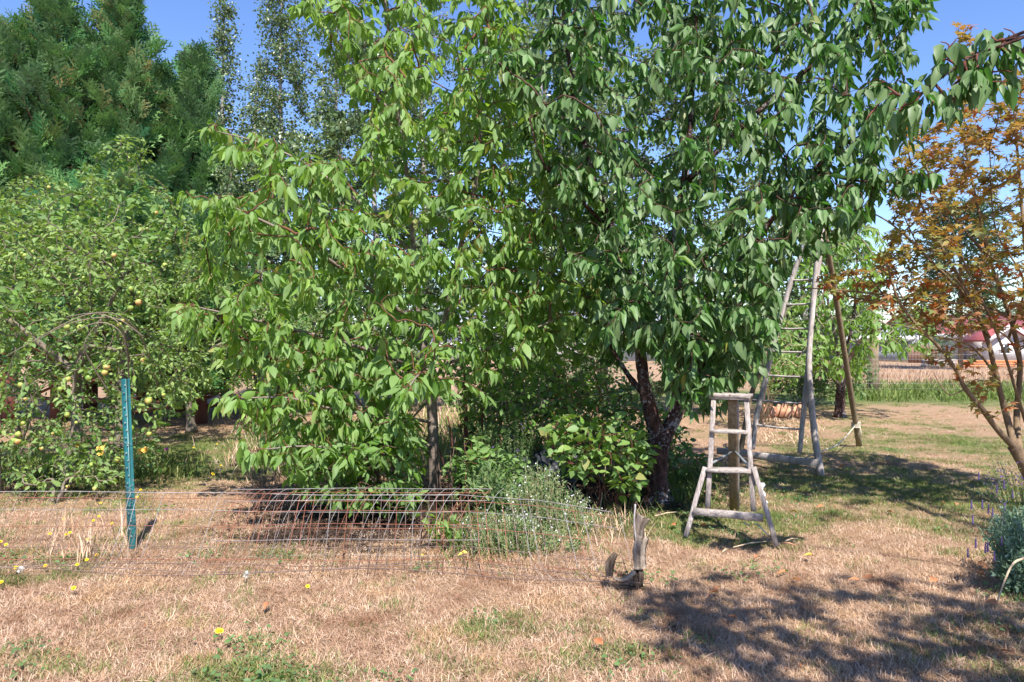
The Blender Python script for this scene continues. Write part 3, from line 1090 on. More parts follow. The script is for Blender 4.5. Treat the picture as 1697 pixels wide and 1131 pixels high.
# pipes, planks and a white car-sized trailer on the far field
for k, (py, off, ln, lb) in enumerate([(606, 0, 4.2, 'top'), (610, .5, 3.9, 'middle'), (614, -.3, 3.6, 'bottom')]):
    p = P(1588, 0, 46)
    z = Z_(py, 46)
    z = .36 - .14 * k
    g = Geo().tube([A(p[0] + off, 46 - .12 * k, z), A(p[0] + off + ln, 46 - .12 * k, z)], .07, 8)
    tag(g.out('orange_pipe', M['orange_pipe'], smooth=True), f'orange pipe lying across the far field, {lb} of three', 'pipe', 'orange pipes on the field')
for k in range(3):
    p = P(1528 + k * 3, 0, 47)
    g = Geo().beam((p[0], 47 + .2 * k, .08 + .16 * k), (p[0] + 2.1, 47 + .2 * k, .08 + .16 * k), .2, .12, seg=1)
    tag(g.out('gray_plank', M['old_wood_h']), ['lowest', 'middle', 'topmost'][k] + ' gray plank stacked on the far field left of the orange pipes', 'plank', 'planks on the field')


def far_tree(label, px, top, Y, wpx, n=900, conif=False, bottom=None):
    z1 = Z_(top, Y)
    x = X_(px, Y)
    r = thing('far_tree', label, 'tree', (x, Y, 0), 'trees beyond the field')
    Geo().tube([A(x, Y, 0), A(x, Y, z1 * .5), A(x, Y, z1 * .85)], [z1 * .014, z1 * .011, z1 * .006], 6).out('trunk', M['gray_twig'], r)
    w = wpx * Y / F / 2
    zz = rng.uniform(.12 if bottom is None else bottom, 1, n)
    rr = w * (np.sqrt(np.clip(1 - (zz * 2 - 1) ** 2, .02, 1)) if not conif else (1.05 - zz)) * rng.uniform(.35, 1.05, n)
    a = rng.uniform(0, 2 * np.pi, n)
    O = np.stack([x + rr * np.cos(a), Y + rr * np.sin(a), zz * z1], -1)
    D = np.stack([np.cos(a), np.sin(a), rng.uniform(-.6, .6, n)], -1) + rng.normal(0, .4, (n, 3))
    N = rng.normal(0, 1, (n, 3)) + A(0, 0, 1)
    V, T, ti, ve = leaves_arrays(tpl_spray(5, 2), O, D, N, rng.uniform(.10, .2, n) * z1, rng.uniform(0, 1, n))
    put('crown', V, T, M['far_leaf'], r, ti, ve, kind='stuff')


far_tree('dark evergreen tree showing behind the middle of the maple', 1592, 335, 42, 95, 700, bottom=.3)
far_tree('dark low conifer left of the red roof', 1524, 512, 58, 90, 700)
far_tree('rounded green tree behind the red roofed house, its left neighbour', 1640, 505, 95, 120, 700)
far_tree('green tree behind the right end of the red roof', 1710, 498, 95, 130, 700)
for k in range(13):
    far_tree(['dark treetop behind the blue-gray house', 'treetop behind the pale gray low house', 'treetop over the long white barn'][0 if k > 9 else 1 if k > 4 else 2],
             600 + k * 72 + rng.uniform(-15, 15), (470 if k < 8 else 500) + rng.uniform(-16, 8), 90, 150, 500)

for k, (px, top, w) in enumerate([(1400, 548, 60), (1560, 566, 46), (1250, 552, 80), (1100, 556, 90)]):
    far_tree('bush on the far field edge, ' + ['left of the window of the blue-gray house', 'at the left corner of the red roofed house', 'before the right end of the pale low house',
                                              'before the left end of the pale low house'][k], px, top, 53, w, 400, bottom=.02)

# back wire fence with round posts
fb = thing('back_fence', 'wire field fence with a round wooden post crossing behind the lawn', 'fence', (0, 23.5, 0))


def fY(px):
    return 23.4


for px in (1447, 1745):
    x = X_(px, 23.4)
    ztop = Z_(560, 23.4)
    sp = np.array([A(x, 23.4, 0), A(x, 23.4, .6), A(x + .01, 23.4, 1.2), A(x, 23.4, ztop)])
    Geo().tube(sp, [.17, .165, .16, .15], 10, wob=.04).out('fence_post', M['brown_wood'], fb)
for k in range(8):
    z = .12 + k * .15
    Geo().tube([A(X_(900, 23.4), 23.2, z), A(X_(1447, 23.4), 23.2, z + .02), A(X_(1760, 23.4), 23.2, z)], .004, 3).out('horizontal_wire', M['wire_gray'], fb)
for k in range(90):
    x = X_(1180, 23.4) + k * .122 * 1.0
    Geo().tube([A(x, 23.2, .1), A(x, 23.2, 1.2)], .003, 3, cap=False).out('vertical_wire', M['wire_gray'], fb)

# ------------------------------------------------------------------ CONIFERS (left)
SPR = [tpl_spray(1), tpl_spray(2, 9), tpl_spray(3, 8, .3)]


def conifer(label, px, Y, top, R, lean=0, nb=170, dens=7, spsize=.66, brown=.05, base=.35):
    zt = Z_(top, Y)
    x = X_(px, Y)
    r = thing('cypress_tree', label, 'tree', (x, Y, 0), 'tall cypress trees on the left')
    tp = A(x + lean, Y, zt)
    tr = spline([A(x, Y, 0), A(x + lean * .2, Y, zt * .4), A(x + lean * .6, Y, zt * .75), tp], 6)
    Geo().tube(tr, np.linspace(.16, .012, len(tr)), 7, wob=.05).out('trunk', M['red_trunk'], r, smooth=True)
    g = Geo()
    O, D, N, Z, I = [], [], [], [], []
    for b in range(nb):
        f = .06 + .93 * (b / nb) ** .85
        az = b * 2.399 + rng.uniform(-.4, .4)
        k = f * (len(tr) - 1)
        i0 = min(int(k), len(tr) - 2)
        o = tr[i0] + (tr[i0 + 1] - tr[i0]) * (k - i0)
        L = R * (1.7 * (1 - f) ** 1.1 + .05) * (rng.uniform(.35, 1.0) if b % 4 else rng.uniform(1.0, 1.4))
        el = rng.uniform(.25, .8) + f * .45
        d0 = A(math.cos(az) * math.cos(el * .6), math.sin(az) * math.cos(el * .6), math.sin(el * .6))
        pts = spline([o, o + d0 * L * .5 + A(0, 0, -.06 * L), o + d0 * L + A(0, 0, L * .28)], 4)
        g.tube(pts, np.linspace(.02 * (L / R) + .008, .004, len(pts)), 4, cap=False)
        ns = int(dens * (L / R + .45))
        for s_ in range(ns):
            t = rng.uniform(.15, 1) ** .6
            kk = t * (len(pts) - 1)
            j = min(int(kk), len(pts) - 2)
            p = pts[j] + (pts[j + 1] - pts[j]) * (kk - j)
            dd = nrm(pts[j + 1] - pts[j])
            dv = dd * .9 + rng.normal(0, .4, 3) + A(0, 0, .7)
            O.append(p); D.append(dv); N.append(A(0, 0, 1) + rng.normal(0, .5, 3)); I.append(b)
            Z.append(spsize * rng.uniform(.5, 1.25) * (.6 + .5 * (1 - f)))
        for _ in range(2):
            O.append(pts[-1]); D.append(nrm(pts[-1] - pts[-2]) + rng.normal(0, .12, 3)); N.append(A(0, 0, 1) + rng.normal(0, .6, 3)); Z.append(spsize * .75); I.append(b)
    for _ in range(8):
        O.append(tr[-2]); D.append(A(0, 0, 1) + rng.normal(0, .22, 3)); N.append(rng.normal(0, 1, 3)); Z.append(spsize * .8); I.append(nb - 1)
    g.out('branches', M['red_trunk'], r, kind='stuff')
    L_ = (np.array(O), np.array(D), np.array(N), np.array(Z), np.array(I))
    ti = tints(L_, .6, 0, .48, .22)
    ti[rng.uniform(size=len(ti)) < brown] = .99
    for v in range(3):
        m = (np.arange(len(ti)) % 3) == v
        V, T, tt, ve = leaves_arrays(SPR[v], L_[0][m], L_[1][m], L_[2][m], L_[3][m], ti[m])
        put('foliage', V, T, M['needle'], r, tt, ve, kind='stuff')


conifer('tall pointed cypress, its red-brown stem showing below the tip', 98, 15.2, -30, 1.0, -.12, 230)
conifer('dark cypress with a slim top, second spire from the left edge', 196, 15.8, -35, .95, .12, 230, brown=.10)
conifer('pale-tipped cypress spire between the two tallest ones', 150, 17.2, 70, .8, .05, 170, brown=.16)
conifer('shorter cypress at the left edge of the row', 16, 14.8, 62, 1.05, .1, 200)
conifer('small dark cypress with a leaning tip, nearest the birches', 296, 16.8, 98, 1.05, .45, 200)
conifer('cypress standing behind the apple tree, left of the leaning tip', 238, 17.2, 165, 1.05, .1, 180, brown=.12)
conifer('cypress with a thin pale tip in the gap beside the leaning one', 262, 17.8, 120, .8, 0, 170, brown=.1)
conifer('low cypress filling the row just behind the apple tree', 205, 13.4, 320, 1.7, 0, 150, spsize=.55)
conifer('low cypress behind the gap right of the apple trees', 330, 14.6, 370, 1.6, 0, 150, spsize=.55)
conifer('cypress outside the row at the far left edge', -70, 15.5, 20, 1.5, 0, 130)


# ------------------------------------------------------------------ BIRCHES
def birch(label, px, Y, top, wpx, nt=170, shape='narrow', leaf=.068, bottom=.10, sp=.035, tint_b=.5):
    zt = Z_(top, Y)
    x = X_(px, Y)
    r = thing('birch_tree', label, 'tree', (x, Y, 0), 'birch trees behind the orchard')
    sk = Skel()
    tr = spline([A(x, Y, 0), A(x + .08, Y, zt * .35), A(x - .05, Y, zt * .7), A(x, Y, zt)], 10)
    rr = np.linspace(.11, .008, len(tr))
    Geo().tube(tr, rr, 7, wob=.04).out('trunk', M['birch_bark'], r, smooth=True)
    sk.limb(tr[2:], rr[2:])
    w = wpx * Y / F / 2
    zz = rng.uniform(bottom, 1, nt) ** .85
    prof = np.sqrt(np.clip(1.02 - zz, 0, 1)) if shape == 'narrow' else np.sin(np.pi * np.clip(zz, .1, .97)) ** .6
    rad = w * (prof * .95 + .05) * np.sqrt(rng.uniform(.05, 1, nt))
    a = rng.uniform(0, 2 * np.pi, nt)
    tg = np.stack([x + rad * np.cos(a), Y + rad * np.sin(a), zz * zt], -1)
    sk.grow(tg, up=-.3, sag=-.05, step=.25)
    sk.geo(.003, .4, .03).out('branches', M['gray_twig'], r, kind='stuff')
    L = sk.leaves(sp, .75, 2, hang=.5, side=.6, fwd=.4, size=leaf, jit=.6)
    # birch twigs: leaves stand off the twig in loose clouds
    L = tuple(np.concatenate([v] * 4) for v in L)
    L[0][:] += rng.normal(0, .085, L[0].shape)
    L[1][:] += rng.normal(0, .5, L[0].shape)
    L[2][:] += rng.normal(0, .6, L[0].shape)
    foliage(r, tpl_kite(.38), M['birch_leaf'], L, tints(L, .6, 0, tint_b, .15), 'birch')


birch('slim birch standing alone against the sky right of the cypresses', 372, 18.5, 2, 105, 300, sp=.024)
birch('taller birch with a reddish stem next to the slim one', 468, 18.0, -70, 185, 520, sp=.026)
birch('birch behind the top of the young cherry, left of the others there', 560, 19.5, -20, 190, 330)
birch('birch showing between the two cherry crowns', 905, 17.0, -160, 260, 440)
birch('birch behind the left side of the dark cherry', 1000, 19.0, -120, 230, 300)
birch('wide birch hidden behind the upper young cherry crown', 700, 18.5, -100, 260, 330)
birch('leafy tree filling the view behind the upper young cherry', 620, 16.5, 60, 330, 420, 'round', .10, .03, .035)
birch('leafy tree behind the gap between the two cherry crowns', 900, 15.5, 40, 300, 420, 'round', .10, .03, .035)
birch('leafy tree hidden behind the middle of the dark cherry', 1140, 16.5, 30, 330, 420, 'round', .10, .03, .035)
birch('leafy tree behind the right edge of the dark cherry, above the ladder', 1330, 19, 330, 260, 300, 'round', .10, .05, .035)
birch('slender pale-leaved tree between the cypresses and the slim birch', 425, 19.5, 120, 120, 260)
birch('low bushy birch beneath the two tall ones', 430, 16.2, 215, 210, 330, 'round', .07, .05)


# ------------------------------------------------------------------ generic bush
def bush(name, label, cat, poly, Y0, half, base, ntar, tpl, mat, key, twig, sp=.04, ln=.4, size=.06, up=.2, sag=.05, hang=.2, side=.8,
         fwd=.6, sides_=1, group=None, singles=0, tkw=None, nst=5, clr=None, rmax=.02, jit=.45, inner=4, stemname='stem', brname='branches', r0=.0018):
    b = base
    r = thing(name, label, cat, b, group)
    sk = Skel()
    tg = fill(poly, Y0, half, ntar)
    if clr:
        tg = clear(tg, *clr)
    for k in range(nst):
        s0 = b + A(rng.normal(0, .06), rng.normal(0, .06), 0)
        e = s0 + (tg[rng.integers(len(tg))] - s0) * rng.uniform(.45, .7)
        mid = (s0 + e) / 2 + A(rng.normal(0, .06), rng.normal(0, .06), .08)
        sp_ = spline([s0, mid, e], 5)
        rr = np.linspace(rmax, rmax * .4, len(sp_))
        Geo().tube(sp_, rr, 5, wob=.06).out(stemname, twig, r, smooth=True)
        sk.limb(sp_[1:], rr[1:])
    sk.grow(tg, up=up, sag=sag)
    sk.geo(r0, .42, rmax * .6).out(brname, twig, r, kind='stuff')
    L = sk.leaves(sp, ln, 3, hang, side, fwd, size, jit=jit, inner=inner)
    foliage(r, tpl, mat, L, tints(L, **(tkw or {})), key, singles)
    return r, sk, L


def warp(t, tw=.3, side=.05, seed=0):
    V, T, e = t
    V = V.copy()
    a = tw * V[:, 1]
    x, z = V[:, 0].copy(), V[:, 2].copy()
    V[:, 0] = x * np.cos(a) - z * np.sin(a) + side * V[:, 1] ** 2
    V[:, 2] = x * np.sin(a) + z * np.cos(a)
    r = np.random.default_rng(seed)
    V[:, 2] += r.normal(0, .012, len(V))
    return V, T, e


OV = [warp(tpl_ovate(.21, .25, .10, 4), .35, .06, 1), warp(tpl_ovate(.25, .08, .05, 4), -.3, -.08, 2), warp(tpl_ovate(.18, .42, .12, 4), .2, -.1, 3),
      warp(tpl_ovate(.23, .16, .14, 3), -.6, .04, 4), warp(tpl_ovate(.20, -.06, .04, 3), .5, .12, 5)]
OVR = tpl_ovate(.34, .12, .06, 3)
OVA = tpl_ovate(.27, .10, .10, 3)


# ------------------------------------------------------------------ APPLE TREES
def apple_mesh():
    n, m = 9, 7
    V = [(0, 0, .36)]
    for i in range(1, m):
        t = math.pi * i / m
        rr = .5 * math.sin(t) ** .85
        z = .47 * math.cos(t) * (1 if i > 1 else .97)
        for j in range(n):
            a = 2 * math.pi * j / n
            V.append((rr * math.cos(a), rr * math.sin(a), z))
    V.append((0, 0, -.40))
    T = []
    for j in range(n):
        T.append((0, 1 + j, 1 + (j + 1) % n))
        for i in range(m - 2):
            a, b = 1 + i * n + j, 1 + i * n + (j + 1) % n
            T += [(a, a + n, b + n), (a, b + n, b)]
        a, b = 1 + (m - 2) * n + j, 1 + (m - 2) * n + (j + 1) % n
        T.append((a, len(V) - 1, b))
    me = mesh_arrays('apple', np.array(V), np.array(T), smooth=True)
    me.materials.append(M['apple_skin'])
    return me


APPLE = apple_mesh()


def apples(root, anchors, n, size=.060):
    b = wloc(root)
    sc = anchors[:, 1] + rng.uniform(0, 1.2, len(anchors))
    ids = np.argsort(sc)[:n * 4]
    ids = rng.choice(ids, n, replace=False)
    for i in ids:
        o = bpy.data.objects.new('apple', APPLE)
        COL.objects.link(o)
        o.parent = root
        p = anchors[i] - b + A(0, -.03, -.07)
        o.location = tuple(p)
        o.rotation_euler = (rng.uniform(-.4, .4), rng.uniform(-.4, .4), rng.uniform(0, 6))
        s_ = size * rng.uniform(.55, 1.2)
        o.scale = (s_, s_, s_)


def apple_tree(label, poly, Y0, half, base, nt, trunk, nap, sp=.03, size=.068, ln=.45, limbs_=()):
    r = thing('apple_tree', label, 'tree', base, 'apple trees on the left')
    sk = Skel()
    limbs(r, [('trunk', trunk, .085, .05)], M['gray_twig'], sk, 8, .08)
    limbs(r, limbs_, M['gray_twig'], sk, 6, .06)
    tg = fill(poly, Y0, half, nt)
    sk.grow(tg, up=.35, sag=.18)
    sk.geo(.0015, .40, .02).out('branches', M['apple_twig'], r, kind='stuff')
    L = sk.leaves(sp, ln, 5, hang=.15, side=.8, fwd=.6, size=size, jit=.5, inner=12)
    foliage(r, OVA, M['apple_leaf'], L, tints(L, .55, 0, .5, .2), 'apple')
    apples(r, L[0], nap)
    return r, sk


b = P(120, 0, 9.0); b[2] = 0
apple_tree('big apple tree full of green apples at the left edge',
           [(-160, 380), (-60, 330), (20, 320), (70, 345), (160, 360), (230, 400), (290, 470), (330, 560), (350, 640), (330, 690), (270, 700),
            (250, 760), (180, 790), (110, 800), (40, 810), (-60, 800), (-160, 780)],
           8.7, 1.35, b, 1350, [b, b + A(.05, 0, .6), b + A(0, .1, 1.3)], 46,
           limbs_=[('limb', [b + A(0, .1, 1.2), b + A(-.7, -.2, 1.9), b + A(-1.4, -.4, 2.3)], .05, .015),
                   ('limb', [b + A(0, .1, 1.2), b + A(.5, -.3, 1.8), b + A(.9, -.5, 2.4)], .05, .015),
                   ('limb', [b + A(0, .1, .9), b + A(.4, -.5, 1.5), b + A(1.1, -1.0, 1.5)], .045, .012)])
b = G(318, 716)
apple_tree('smaller apple tree with a pale trunk behind the green post',
           [(255, 470), (300, 410), (350, 420), (420, 470), (520, 500), (600, 540), (600, 640), (520, 690), (460, 680), (400, 640), (330, 650), (270, 680), (225, 650), (230, 560)],
           12.6, 1.5, b, 620, [b, b + A(-.06, 0, .5), b + A(-.2, 0, 1.1)], 25, sp=.035, size=.08,
           limbs_=[('limb', [b + A(-.2, 0, 1.0), b + A(.5, -.2, 1.5), b + A(1.4, -.2, 1.9)], .05, .015)])
b = P(200, 0, 10.6); b[2] = 0
apple_tree('upright apple tree with pale shoots rising in front of the cypresses',
           [(-20, 300), (60, 280), (120, 300), (180, 230), (240, 210), (265, 300), (330, 360), (350, 470), (250, 500), (60, 480), (-60, 440)],
           10.6, .8, b, 520, [b, b + A(0, 0, .9), b + A(.1, 0, 1.8)], 14, sp=.034, size=.075)
# low hanging twig with apples at the front of the big tree
r, sk, L = bush('apple_sucker', 'low leafy apple shoots spreading over the grass under the big tree', 'shrub',
                [(10, 790), (60, 760), (150, 740), (205, 780), (190, 830), (110, 850), (40, 850)], 7.7, .35, P(90, 850, 7.5) * A(1, 1, 0), 60,
                OVA, M['apple_leaf'], 'apple', M['gray_twig'], .03, .35, .075, nst=4)
apples(r, L[0], 4)
# grapevine-like bright big leaves behind the apple tree
bush('grape_vine', 'bright lime leaves of a vine climbing among the apple branches', 'vine',
     [(-40, 310), (60, 330), (150, 320), (230, 310), (300, 350), (260, 400), (180, 470), (60, 520), (-40, 470)], 9.7, .5, A(-6.4, 9.7, 0), 110,
     OVR, M['lime_leaf'], 'lime', M['gray_twig'], .07, .5, .12, up=.1, nst=4, rmax=.02)
bush('vine', 'patch of pale lime vine leaves at the left edge among apples', 'vine',
     [(-60, 470), (10, 470), (60, 480), (80, 505), (20, 520), (-60, 530)], 7.4, .12, A(-5.4, 8.0, 0), 34,
     OVR, M['lime_leaf'], 'lime', M['gray_twig'], .06, .3, .1, up=.1, nst=2, rmax=.015)
# arching bare canes
cr = thing('dead_cane', 'bare tan canes arching over the apple branches', 'cane', (-4.0, 7.4, 0))
for (a0, a1, a2, a3) in [((262, 640, 7.8), (225, 545, 7.3), (150, 520, 6.9), (10, 590, 6.6)), ((240, 560, 7.2), (190, 528, 7.0), (120, 535, 6.9), (60, 565, 6.9)),
                         ((215, 640, 7.3), (205, 560, 7.0), (165, 535, 6.9), (100, 560, 6.9)), ((180, 650, 7.2), (150, 600, 7.0), (140, 570, 6.9), (165, 530, 6.9)),
                         ((215, 600, 7.3), (200, 540, 7.0), (160, 520, 6.95), (110, 525, 6.9))]:
    sp_ = spline([P(*a0), P(*a1), P(*a2), P(*a3)], 7)
    Geo().tube(sp_, np.linspace(.008, .003, len(sp_)), 5).out('cane', M['gray_twig'], cr, smooth=True)

# ------------------------------------------------------------------ YOUNG CHERRY (centre left)
b = G(721, 815)
yt = thing('cherry_tree', 'bright green young cherry tree with a smooth gray trunk, left of the dark one', 'tree', b, 'cherry trees')
sk = Skel()
limbs(yt, [
    ('trunk', [b, P(719, 770, 7.98), P(717, 700, 7.95), P(712, 620, 7.9), P(706, 585, 7.9)], .062, .050),
    ('limb', [P(708, 600, 7.9), P(696, 540, 7.9), P(688, 440, 7.9), P(675, 300, 7.8), P(660, 180, 7.8), P(640, 20, 7.8), P(620, -160, 7.8)], .04, .010),
    ('limb', [P(706, 590, 7.9), P(735, 540, 7.8), P(760, 420, 7.7), P(790, 300, 7.7), P(800, 150, 7.8), P(815, -60, 7.9), P(820, -200, 7.9)], .036, .010),
    ('limb', [P(712, 620, 7.9), P(640, 590, 7.5), P(540, 560, 7.1), P(420, 530, 6.9), P(330, 510, 6.8)], .026, .007),
    ('limb', [P(696, 540, 7.9), P(600, 470, 7.4), P(500, 400, 7.0), P(400, 350, 6.9), P(345, 330, 6.9)], .024, .006),
    ('limb', [P(685, 420, 7.9), P(600, 340, 7.6), P(520, 280, 7.5), P(440, 240, 7.4), P(360, 218, 7.4)], .022, .005),
    ('limb', [P(660, 200, 7.8), P(610, 140, 7.7), P(560, 70, 7.6), P(510, 18, 7.6)], .016, .005),
    ('limb', [P(717, 700, 7.95), P(650, 690, 7.3), P(560, 680, 6.7), P(480, 660, 6.5), P(400, 660, 6.4)], .02, .005),
    ('limb', [P(718, 735, 7.96), P(660, 755, 7.2), P(580, 745, 6.7), P(500, 740, 6.4), P(440, 745, 6.3)], .018, .005),
    ('limb', [P(712, 620, 7.9), P(700, 620, 7.0), P(690, 625, 6.4), P(680, 640, 6.1)], .018, .005),
    ('limb', [P(712, 610, 7.9), P(780, 590, 7.5), P(850, 560, 7.2), P(920, 530, 7.2)], .022, .006),
    ('limb', [P(740, 520, 7.8), P(820, 440, 7.6), P(890, 370, 7.6), P(950, 320, 7.6)], .02, .005),
], M['young_bark'], sk, 8, .03)
yp = [(490, -160), (510, 10), (560, 60), (590, 170), (600, 250), (540, 250), (450, 215), (370, 205), (345, 245), (400, 260), (440, 300), (340, 320), (335, 380),
      (390, 400), (320, 450), (290, 490), (300, 560), (340, 590), (430, 600), (400, 650), (410, 690), (480, 670), (420, 740), (470, 770), (560, 760), (640, 770), (700, 700), (780, 680),
      (820, 620), (900, 560), (960, 480), (970, 380), (940, 300), (900, 200), (880, 60), (900, -160)]
tg = fill(yp, 7.4, 1.2, 1150)
gap = fill([(840, 230), (960, 240), (1010, 330), (1010, 560), (930, 600), (850, 560), (820, 400)], 7.8, .8, 190)
lowl = fill([(400, 570), (560, 560), (700, 600), (760, 690), (640, 760), (440, 740), (410, 660)], 6.9, .5, 130)
front = fill([(380, 430), (560, 360), (720, 420), (800, 560), (700, 640), (560, 640), (420, 560)], 6.7, .35, 70)
upper = fill([(560, 30), (640, -30), (860, -40), (880, 200), (850, 330), (700, 360), (600, 230)], 7.3, .8, 90)
sk.grow(clear(np.concatenate([tg, front, upper, gap, lowl, np.array(sk.tips)]), 680, 760, 650, 830, 8.2), up=.32, sag=.16, wig=.04)
sk.geo(.0020, .38, .015).out('branches', M['twig'], yt, kind='stuff')
L = sk.leaves(.031, .60, 4, hang=1.0, side=.6, fwd=.35, size=.13, jit=.38, inner=10)
foliage(yt, OV, M['young_leaf'], L, tints(L, .5, .012, .54, .16), 'young', 300)
print('young leaves', len(L[0]))

# dense understorey suckers under the young cherry
bush('shrub', 'dark leafy cherry suckers crowding the foot of the young cherry', 'shrub',
     [(470, 780), (520, 740), (600, 700), (680, 680), (695, 740), (695, 800), (690, 850), (620, 850), (560, 830), (500, 820)], 6.8, .55, G(620, 850), 330,
     OV, M['young_leaf'], 'young', M['dark_twig'], .045, .35, .115, hang=.6, side=.7, fwd=.4, nst=9, singles=60, tkw=dict(base=.3))
bush('shrub', 'low sprig of large green leaves poking through the wire', 'shrub',
     [(690, 850), (720, 850), (760, 870), (800, 880), (780, 930), (720, 940), (660, 960), (690, 900)], 5.75, .16, G(715, 905), 16,
     OV, M['young_leaf'], 'young', M['twig'], .05, .22, .12, hang=.5, side=.8, fwd=.5, nst=4, rmax=.006, singles=60, tkw=dict(base=.6))
bush('shrub', 'light green sprig with rounded leaves right of the gray trunk', 'shrub',
     [(740, 740), (790, 720), (820, 740), (810, 780), (760, 790)], 7.2, .2, G(762, 850), 26,
     tpl_ovate(.28, .12, .06, 3), M['lime_leaf'], 'limeo', M['twig'], .05, .25, .10, hang=.2, nst=3, rmax=.008, singles=60)
bush('shrub', 'leafy green bush between the two cherry trunks', 'shrub',
     [(780, 480), (860, 470), (940, 480), (990, 540), (1010, 600), (1000, 660), (900, 700), (840, 720), (770, 700), (760, 600)], 9.2, .7, G(880, 755), 420,
     tpl_ovate(.30, .12, .06, 3), M['young_leaf'], 'youngo', M['gray_twig'], .042, .45, .11, hang=.5, nst=7, tkw=dict(base=.5), rmax=.02)
bush('shrub', 'dark bush further back, seen between the bush and the dark cherry trunk', 'shrub',
     [(880, 560), (960, 540), (1040, 560), (1060, 620), (1050, 700), (960, 720), (890, 700)], 10.8, .6, G(970, 740), 320,
     OVA, M['shrub_leaf'], 'shruba', M['gray_twig'], .04, .4, .075, hang=.3, nst=6, tkw=dict(base=.22), rmax=.02)
bush('shrub', 'green hedge bush behind the young cherry trunk', 'shrub',
     [(470, 520), (560, 470), (660, 470), (780, 500), (790, 590), (740, 640), (640, 640), (540, 620)], 10.6, .7, G(640, 735), 380,
     OVA, M['shrub_leaf'], 'shruba', M['gray_twig'], .04, .45, .085, hang=.3, nst=6, tkw=dict(base=.4), rmax=.025)

bush('shrub', 'low bright weeds spreading between the gray trunk and the herbs', 'shrub',
     [(740, 770), (790, 740), (850, 740), (900, 780), (890, 840), (800, 850), (745, 840)], 7.3, .4, G(810, 850), 150,
     OVR, M['lime_leaf'], 'limer', M['herb_leaf'], .045, .28, .07, hang=.2, nst=7, rmax=.005, tkw=dict(base=.25))
bush('shrub', 'shaded green growth just left of the gnarled trunk, behind the bramble', 'shrub',
     [(1020, 640), (1075, 650), (1130, 720), (1170, 760), (1150, 820), (1110, 810), (1040, 760)], 8.4, .4, G(1110, 815), 160,
     OVR, M['shrub_leaf'], 'shrubr', M['red_trunk'], .045, .3, .08, hang=.3, nst=7, rmax=.007, tkw=dict(base=.35))
# thin red-brown second stems right of the young trunk
st = thing('plum_sapling', 'slender red-brown stems standing just right of the gray trunk', 'sapling', G(768, 800))
for (x0, x1, y1, Y, rr) in [(768, 770, 620, 8.4, .035), (790, 800, 640, 8.5, .022), (752, 742, 690, 8.3, .012), (776, 760, 700, 8.3, .010), (745, 700, 720, 8.2, .010)]:
    p0 = P(x0, 0, Y); p0[2] = 0
    sp_ = spline([p0, P((x0 + x1) / 2 + 3, 740, Y), P(x1, y1, Y)], 5)
    Geo().tube(sp_, np.linspace(rr, rr * .6, len(sp_)), 6, wob=.08).out('stem', M['red_trunk'], st, smooth=True)
for k in range(16):
    p0 = G(rng.uniform(680, 790), rng.uniform(835, 850))
    p1 = p0 + A(rng.normal(0, .05), rng.normal(0, .05), rng.uniform(.35, .7))
    Geo().tube([p0, (p0 + p1) / 2 + A(.01, 0, 0), p1], [.005, .004, .002], 4).out('stick', M['brush_twig'], st)

# dark brush at the left foot of the young cherry
br = thing('dead_brush', 'tangle of dead brown twigs at the left foot of the young cherry', 'brush', G(470, 830))
g = Geo()
for k in range(420):
    p0 = G(rng.uniform(415, 640), rng.uniform(808, 850))
    d = nrm(A(rng.normal(0, .8), rng.normal(0, .5), rng.uniform(.2, 1)))
    L0 = rng.uniform(.12, .42)
    g.tube([p0, p0 + d * L0 * .5 + rng.normal(0, .02, 3), p0 + d * L0], [.004, .003, .0015], 3, cap=False)
g.out('twigs', M['brush_twig'], br, kind='stuff')
for k, (px, py) in enumerate([(440, 800), (462, 805)]):
    p0 = G(px, py + 25)
    Geo().tube(spline([p0, p0 + A(-.04, 0, .25), p0 + A(-.07 + .1 * k, 0, .55)], 4), np.linspace(.009, .004, 9), 5).out('stem', M['gray_twig'], br)

